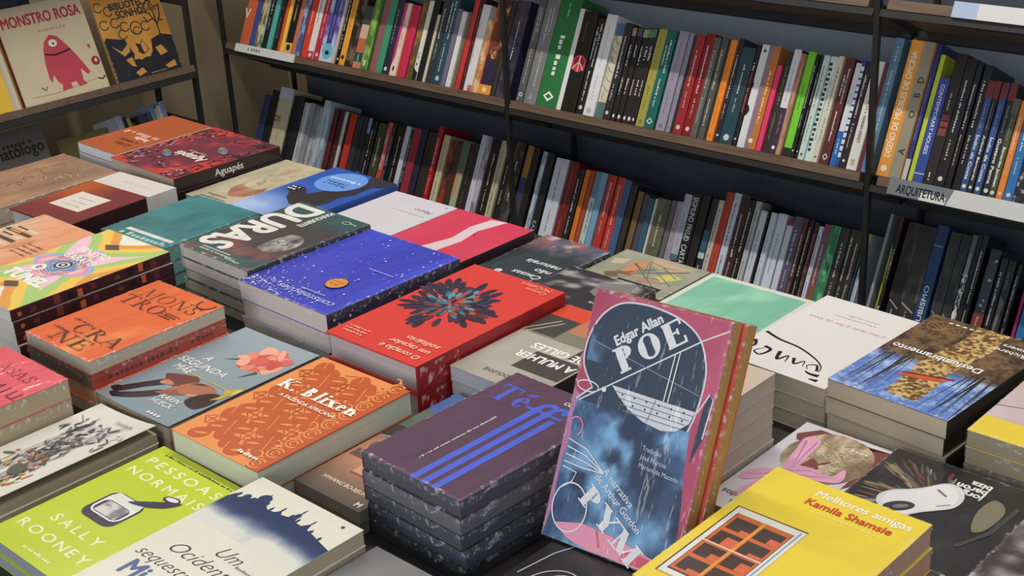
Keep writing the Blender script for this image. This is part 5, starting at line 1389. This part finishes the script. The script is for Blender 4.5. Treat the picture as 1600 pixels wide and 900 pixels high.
S('crane', -1.452, -1.3145, .673, .862, .7, False, [.0165, .020, .017, .0165], a_crane, (222, 106, 56), (178, 172, 156), (190, 84, 44), 'orange shrink-wrapped book with large thin dark serif lettering', 'orange serif-lettered book', wrap=True, under=[dict(inv=True, cover=(196, 96, 56), spine_col=(160, 56, 40), spine=spine_marks((90, 36, 32), seed=4), pages=(110, 96, 86)), dict(pages=(196, 150, 110)), None])
S('sabato', -1.645, -1.502, .681, .913, .6, True, [.016, .016, .016, .016, .016], flip(a_sabato), (226, 220, 206), (214, 212, 208), (66, 38, 40), 'paperback with psychedelic rainbow rings and bold white lettering', 'rainbow-ringed paperback', spine=spine_marks((200, 150, 140), blocks=[(196, 100, 60), (104, 50, 52), (70, 38, 42), (120, 60, 56), (46, 34, 36)], seed=2), jit=.0025)
S('peach', -1.794, -1.655, .690, .897, 0, False, [.019, .019, .019, .018], a_peach, (222, 180, 148), (196, 180, 160), (110, 80, 70), 'peach paperback with piano-key bars at the left edge of the table', 'peach piano-key paperback', wrap=True)
S('asas', -1.433, -1.295, .429, .637, 0, False, [.024, .023, .023], a_asas, (224, 70, 96), (168, 152, 124), (110, 36, 44), 'pink book with thin dark lettering at the left edge', 'pink dark-lettered book', wrap=True, under=[dict(cover=(110, 34, 46))]*2)
S('flower', -1.291, -1.180, .460, .668, 0, False, [.012, .016], a_flower, (222, 216, 204), (160, 146, 124), (196, 190, 176), 'white paperback with botanical drawings, its fore-edge curling up', 'white botanical paperback', gloss=False, curl=lambda x: .010*x*x)
S('green', -1.148, -.999, .452, .655, 0, False, [.016, .014], a_green, (188, 204, 46), (140, 146, 156), (170, 186, 40), 'lime green paperback with an opened sardine tin and cream lettering', 'lime green sardine-tin paperback')
S('ocid', -.986, -.838, .452, .662, 0, False, [.017, .017, .016], a_ocid, (222, 218, 200), (176, 164, 138), (206, 200, 184), 'cream paperback with a dark blue skyline and handwritten title', 'cream skyline paperback')
S('grey', -.833, -.716, .440, .671, 0, False, [.015, .015], a_grey, (92, 92, 94), (150, 146, 140), (80, 80, 82), 'dark grey book with orange letters at the bottom edge', 'dark grey orange-lettered book')
S('blackart', -.7125, -.575, .584, .835, 0, False, [.015, .015], a_blackart, (36, 36, 38), (120, 116, 110), (34, 34, 36), 'black book with white curved lines under the leaning pink and blue books', 'black curved-line book')

# two copies propped upright, leaning back against the beige stack
yaw = RAD(5.3); tl = RAD(25.6)
ex = Vector((math.cos(yaw), math.sin(yaw), 0)); nn = Vector((-math.sin(yaw), math.cos(yaw), 0))
ey = Vector((0, 0, 1))*math.cos(tl)+nn*math.sin(tl)
ez = ex.cross(ey)
PG2 = 'propped up pink and blue copies'
BL = Vector((-.726, .777, TZ+.0325))
for q, lab in enumerate(('pink and blue paperback with a white boat, propped upright, front one of two', 'second pink and blue paperback propped right behind the front one')):
    t = .0175
    o = BL-ez*(t*(q+1)+.0028*q)+ey*.115+ex*(.0 if q == 0 else .004)
    M = Matrix(((ex.x, ey.x, ez.x, o.x), (ex.y, ey.y, ez.y, o.y), (ex.z, ey.z, ez.z, o.z), (0, 0, 0, 1)))
    make_book('book', M, .14, .23, t, (196, 84, 60), (190, 150, 84), lab, 'book', PG2, front=a_poe if q == 0 else None, spine_col=(150, 60, 90), wrap=True)

# ------------------------------------------------------------------ display shelf on the left wall
XL = -3.105
LT = RAD(20)
LU = Vector((-math.sin(LT), 0, math.cos(LT))); LD = Vector((-math.cos(LT), 0, -math.sin(LT)))
LS = empty('display_shelf', Matrix.Translation((-3.2, 1.4, 0)), 'black steel and wood display shelf along the left wall', 'shelf')
def lpart(name, mb, mat):
    o = mb.build(name, mat); o.parent = LS; o.matrix_parent_inverse = LS.matrix_world.inverted(); return o
def ltilt(mb, y0, y1, d0, d1, n0, n1, zb):
    vs = []
    for n in (n0, n1):
        for y, d in ((y0, d0), (y1, d0), (y1, d1), (y0, d1)):
            vs.append(tuple(Vector((XL, y, zb))+LD*d+LU*n))
    mb.add(vs, [(3, 2, 1, 0), (4, 5, 6, 7), (0, 1, 5, 4), (1, 2, 6, 5), (2, 3, 7, 6), (3, 0, 4, 7)], (128, 128, 128))
for zb in ZS:
    mb = MB(); ltilt(mb, 1.02, 2.047, -.004, .185, -.019, -.0008, zb); lpart('shelf_board', mb, M_WOOD)
    mb = MB(); ltilt(mb, 1.02, 2.047, -.002, .014, -.036, -.0195, zb); lpart('board_rail', mb, M_METAL)
for y in (1.0, 2.054):
    for x in (XL-.002, -3.30):
        mb = MB(); mb.box(x-.013, x, y-.0065, y+.0065, 0, 2.0); lpart('post', mb, M_METAL)
    for z in (.50, .832):
        mb = MB(); mb.box(-3.30, XL-.016, y-.006, y+.006, z-.013, z); lpart('side_rail', mb, M_METAL)
def face_out(y0, y1, h, t, zb, setback, lean, cover, pages, label, front, back_off=0.0, **k):
    """a book standing face-out on a tilted board, leaning towards the wall"""
    a = RAD(lean); U = Vector((-math.sin(a), 0, math.cos(a))); N = Vector((math.cos(a), 0, math.sin(a)))
    B = Vector((XL, y0, zb))+LD*setback+LU*.0006
    o = B+U*(h/2)-N*t
    M = Matrix(((0, U.x, N.x, o.x), (1, U.y, N.y, o.y), (0, U.z, N.z, o.z), (0, 0, 0, 1)))
    return make_book('book', M, y1-y0, h, t, cover, pages, label, 'book', 'face-out books on the left shelf', front=front, **k)
def a_monstro(A):
    A.raster(lambda U, V: mixc((206, 190, 158), (222, 206, 174), fbm(U*3, V*3, 4)), 14, 14)
    rd, r2_ = (190, 54, 66), (196, 74, 88)
    A.text('MONSTRO ROSA', .50, .80, .115, rd, 'C', bold=.03, fit=.92); A.dashes(.42, .70, .3, .05, (206, 150, 136), seed=6)
    A.poly([(.40, .52), (.44, .60), (.52, .66), (.60, .63), (.68, .52), (.76, .38), (.84, .20), (.80, .18), (.74, .26), (.73, .14), (.76, .09), (.66, .08), (.64, .14), (.58, .14), (.58, .08), (.46, .08), (.48, .14), (.44, .18), (.42, .26), (.38, .18), (.36, .22), (.37, .38)], r2_)
    A.ell(.53, .57, .05, .04, (232, 226, 206), n=16); A.ell(.535, .565, .012, .014, (30, 26, 26), n=10)
    A.line([(.40, .475), (.50, .45), (.62, .46), (.70, .475)], .018, (60, 26, 30))
    A.ell(.92, .46, .035, .035, (216, 180, 150), n=14); A.ell(.92, .46, .016, .022, (170, 80, 66), n=10); A.ell(.94, .30, .05, .05, (160, 40, 50), n=18); A.ell(.945, .305, .018, .022, (222, 206, 190), n=10)
    A.line([(.1, .08), (.4, .07), (.9, .12)], .006, (150, 120, 96)); A.line([(.24, .16), (.28, .12), (.30, .16)], .012, (60, 46, 44)); A.line([(.90, .12), (.95, .10), (.99, .13)], .016, (50, 46, 46))
def a_biblio(A):
    A.rect(0, 0, 1, 1, (206, 146, 62)); bk = (40, 40, 46); gd = (206, 150, 74)
    A.raster(lambda U, V: mixc((222, 162, 72), (188, 126, 54), (fbm(U*4, V*4, 3)-.3)*2), 14, 20)
    A.poly([(0, 0), (1, 0), (1, .40), (.84, .44), (.68, .40), (.64, .26), (.44, .20), (.36, .30), (.30, .46), (.04, .52), (0, .48)], bk)
    A.poly([(.34, .22), (.60, .22), (.66, .34), (.58, .44), (.44, .42)], (214, 156, 74)); A.line([(.44, .30), (.54, .42), (.60, .30), (.5, .26)], .016, bk, closed=True); A.arc(.52, .56, .085, .085, 0, 360, .016, bk); A.arc(.52, .53, .05, .05, 20, 340, .012, bk)
    A.poly([(.43, .40), (.5, .37), (.52, .26), (.46, .28)], bk)
    A.poly([(.08, .42), (.2, .34), (.34, .42), (.32, .32), (.22, .28)], gd); A.poly([(.22, .24), (.32, .26), (.34, .14), (.28, .16)], gd); A.poly([(.70, .30), (.80, .32), (.86, .22), (.74, .20)], gd); A.poly([(.30, .08), (.42, .12), (.46, .06), (.34, .03)], gd); A.poly([(.76, .08), (.92, .12), (.93, .05), (.80, .04)], gd)
    for P in ([(.84, .42), (.84, .56), (.78, .68), (.70, .72)], [(.84, .54), (.92, .64), (.95, .76)], [(.84, .56), (.84, .70), (.80, .80)], [(.80, .62), (.72, .60), (.68, .66)], [(.88, .60), (.95, .58)]): A.line(P, .018, bk)
    for u, v in ((.07, .86), (.2, .80), (.08, .66), (.24, .66), (.70, .76), (.90, .80), (.66, .56), (.36, .60), (.3, .52)): A.arc(u, v, .06, .06, 30, 330, .014, bk)
    A.text('BIBLIOTECA', .53, .80, .095, bk, 'C', bold=.03, fit=.62); A.text('SONHOS', .52, .70, .105, bk, 'C', bold=.03, fit=.46); A.text('DOS', .83, .71, .05, bk, 'C', bold=.02); A.rect(.74, .92, .88, 1, (60, 56, 56)); A.rect(.52, .03, .76, .04, (150, 130, 100))
face_out(1.575, 1.812, .245, .012, ZS[1], .035, 20, (212, 196, 164), (190, 176, 150), 'beige picture book with a pink one-eyed monster, face-out on the left shelf', a_monstro, spine_col=(170, 60, 60))
face_out(1.838, 2.036, .232, .012, ZS[1], .035, 20, (206, 146, 62), (170, 40, 48), 'orange and black picture book with scribbled trees beside the monster book', a_biblio, wrap=True)
face_out(1.40, 1.60, .235, .014, ZS[1], .052, 20, (196, 158, 112), (206, 180, 140), 'tan picture book peeking out behind the pink monster book', None)
face_out(1.32, 1.555, .20, .010, ZS[1], .020, 20, (214, 204, 178), (222, 214, 190), 'pale cream picture book at the far left of the left shelf', None)
face_out(1.28, 1.530, .19, .006, ZS[1], .006, 20, (226, 186, 60), (220, 190, 90), 'yellow picture book in front of the pale cream one at the picture edge', None)
face_out(1.30, 1.70, .30, .008, ZS[1], .076, 20, (52, 62, 74), (150, 150, 150), 'tall dark slate blue book showing above the pink monster book', lambda A: A.raster(lambda U, V: mixc((44, 54, 66), (72, 84, 96), (fbm(U*9, V*9, 4)-.3)*2), 20, 16))
def a_roma(A):
    A.raster(lambda U, V: mixc((112, 106, 102), (74, 86, 66), np.clip((.56-V-.1*U)*7+(fbm(U*8, V*8, 5)-.5), 0, 1)), 24, 30)
    A.text('romatólogo', .965, .77, .12, (36, 34, 34), 'R', bold=.02, fit=.67); A.dashes(.5, .86, .36, .05, (50, 48, 46), seed=4); A.dashes(.24, .63, .36, .03, (60, 58, 56), seed=5); A.rect(.94, .60, .965, .68, (44, 42, 42))
    r = random.Random(3)
    for q in range(10): A.ell(.52+q*.045, .53+.010*q+r.uniform(-.01, .01), .05, .03, (40, 44, 40), n=9)
face_out(1.39, 1.655, .300, .014, ZS[0], .040, 20, (110, 104, 100), (180, 174, 164), 'grey landscape book with black lettering, face-out on the lower left shelf', a_roma)
face_out(1.70, 1.845, .245, .010, ZS[0], .075, 20, (120, 112, 70), (190, 186, 176), 'olive yellow book leaning in the shade of the lower left shelf', None)
# spines towards the aisle at the end of the lower left board
yb = 1.857
for (t, h, col, lab, dz) in ((.016, .262, (164, 172, 186), 'thick pale blue grey spine on the lower left shelf beside the olive book', 0), (.012, .255, (48, 44, 40), 'dark brown spine on the lower left shelf', 0), (.011, .25, (166, 150, 84), 'mustard spine on the lower left shelf', 0), (.010, .235, (70, 66, 52), 'dark olive spine on the lower left shelf', 0), (.009, .225, (150, 116, 70), 'short tan spine on the lower left shelf', 0), (.008, .215, (120, 60, 50), 'short brick red spine on the lower left shelf', 0), (.026, .25, (58, 62, 74), 'thick slate spine on the lower left shelf', 0), (.012, .25, (72, 78, 92), 'slate blue spine right of the thick slate one on the lower left shelf', 0), (.014, .262, (120, 146, 176), 'light blue spine on the lower left shelf', 0), (.010, .255, (186, 182, 170), 'off white spine on the lower left shelf', 0), (.010, .26, (206, 206, 204), 'white spine on the lower left shelf', 0), (.014, .27, (130, 158, 190), 'pale blue spine closest to the end post of the lower left shelf', 0)):
    o = Vector((XL, yb, ZS[0]))+LD*.02+LU*(h/2+.0006)
    M = Matrix(((LD.x, LU.x, 0, o.x), (0, 0, 1, o.y), (LD.z, LU.z, 0, o.z), (0, 0, 0, 1)))
    make_book('book', M, .14, h, t-.0006, col, (196, 190, 176), lab, 'book', 'spines on the lower left shelf')
    yb += t
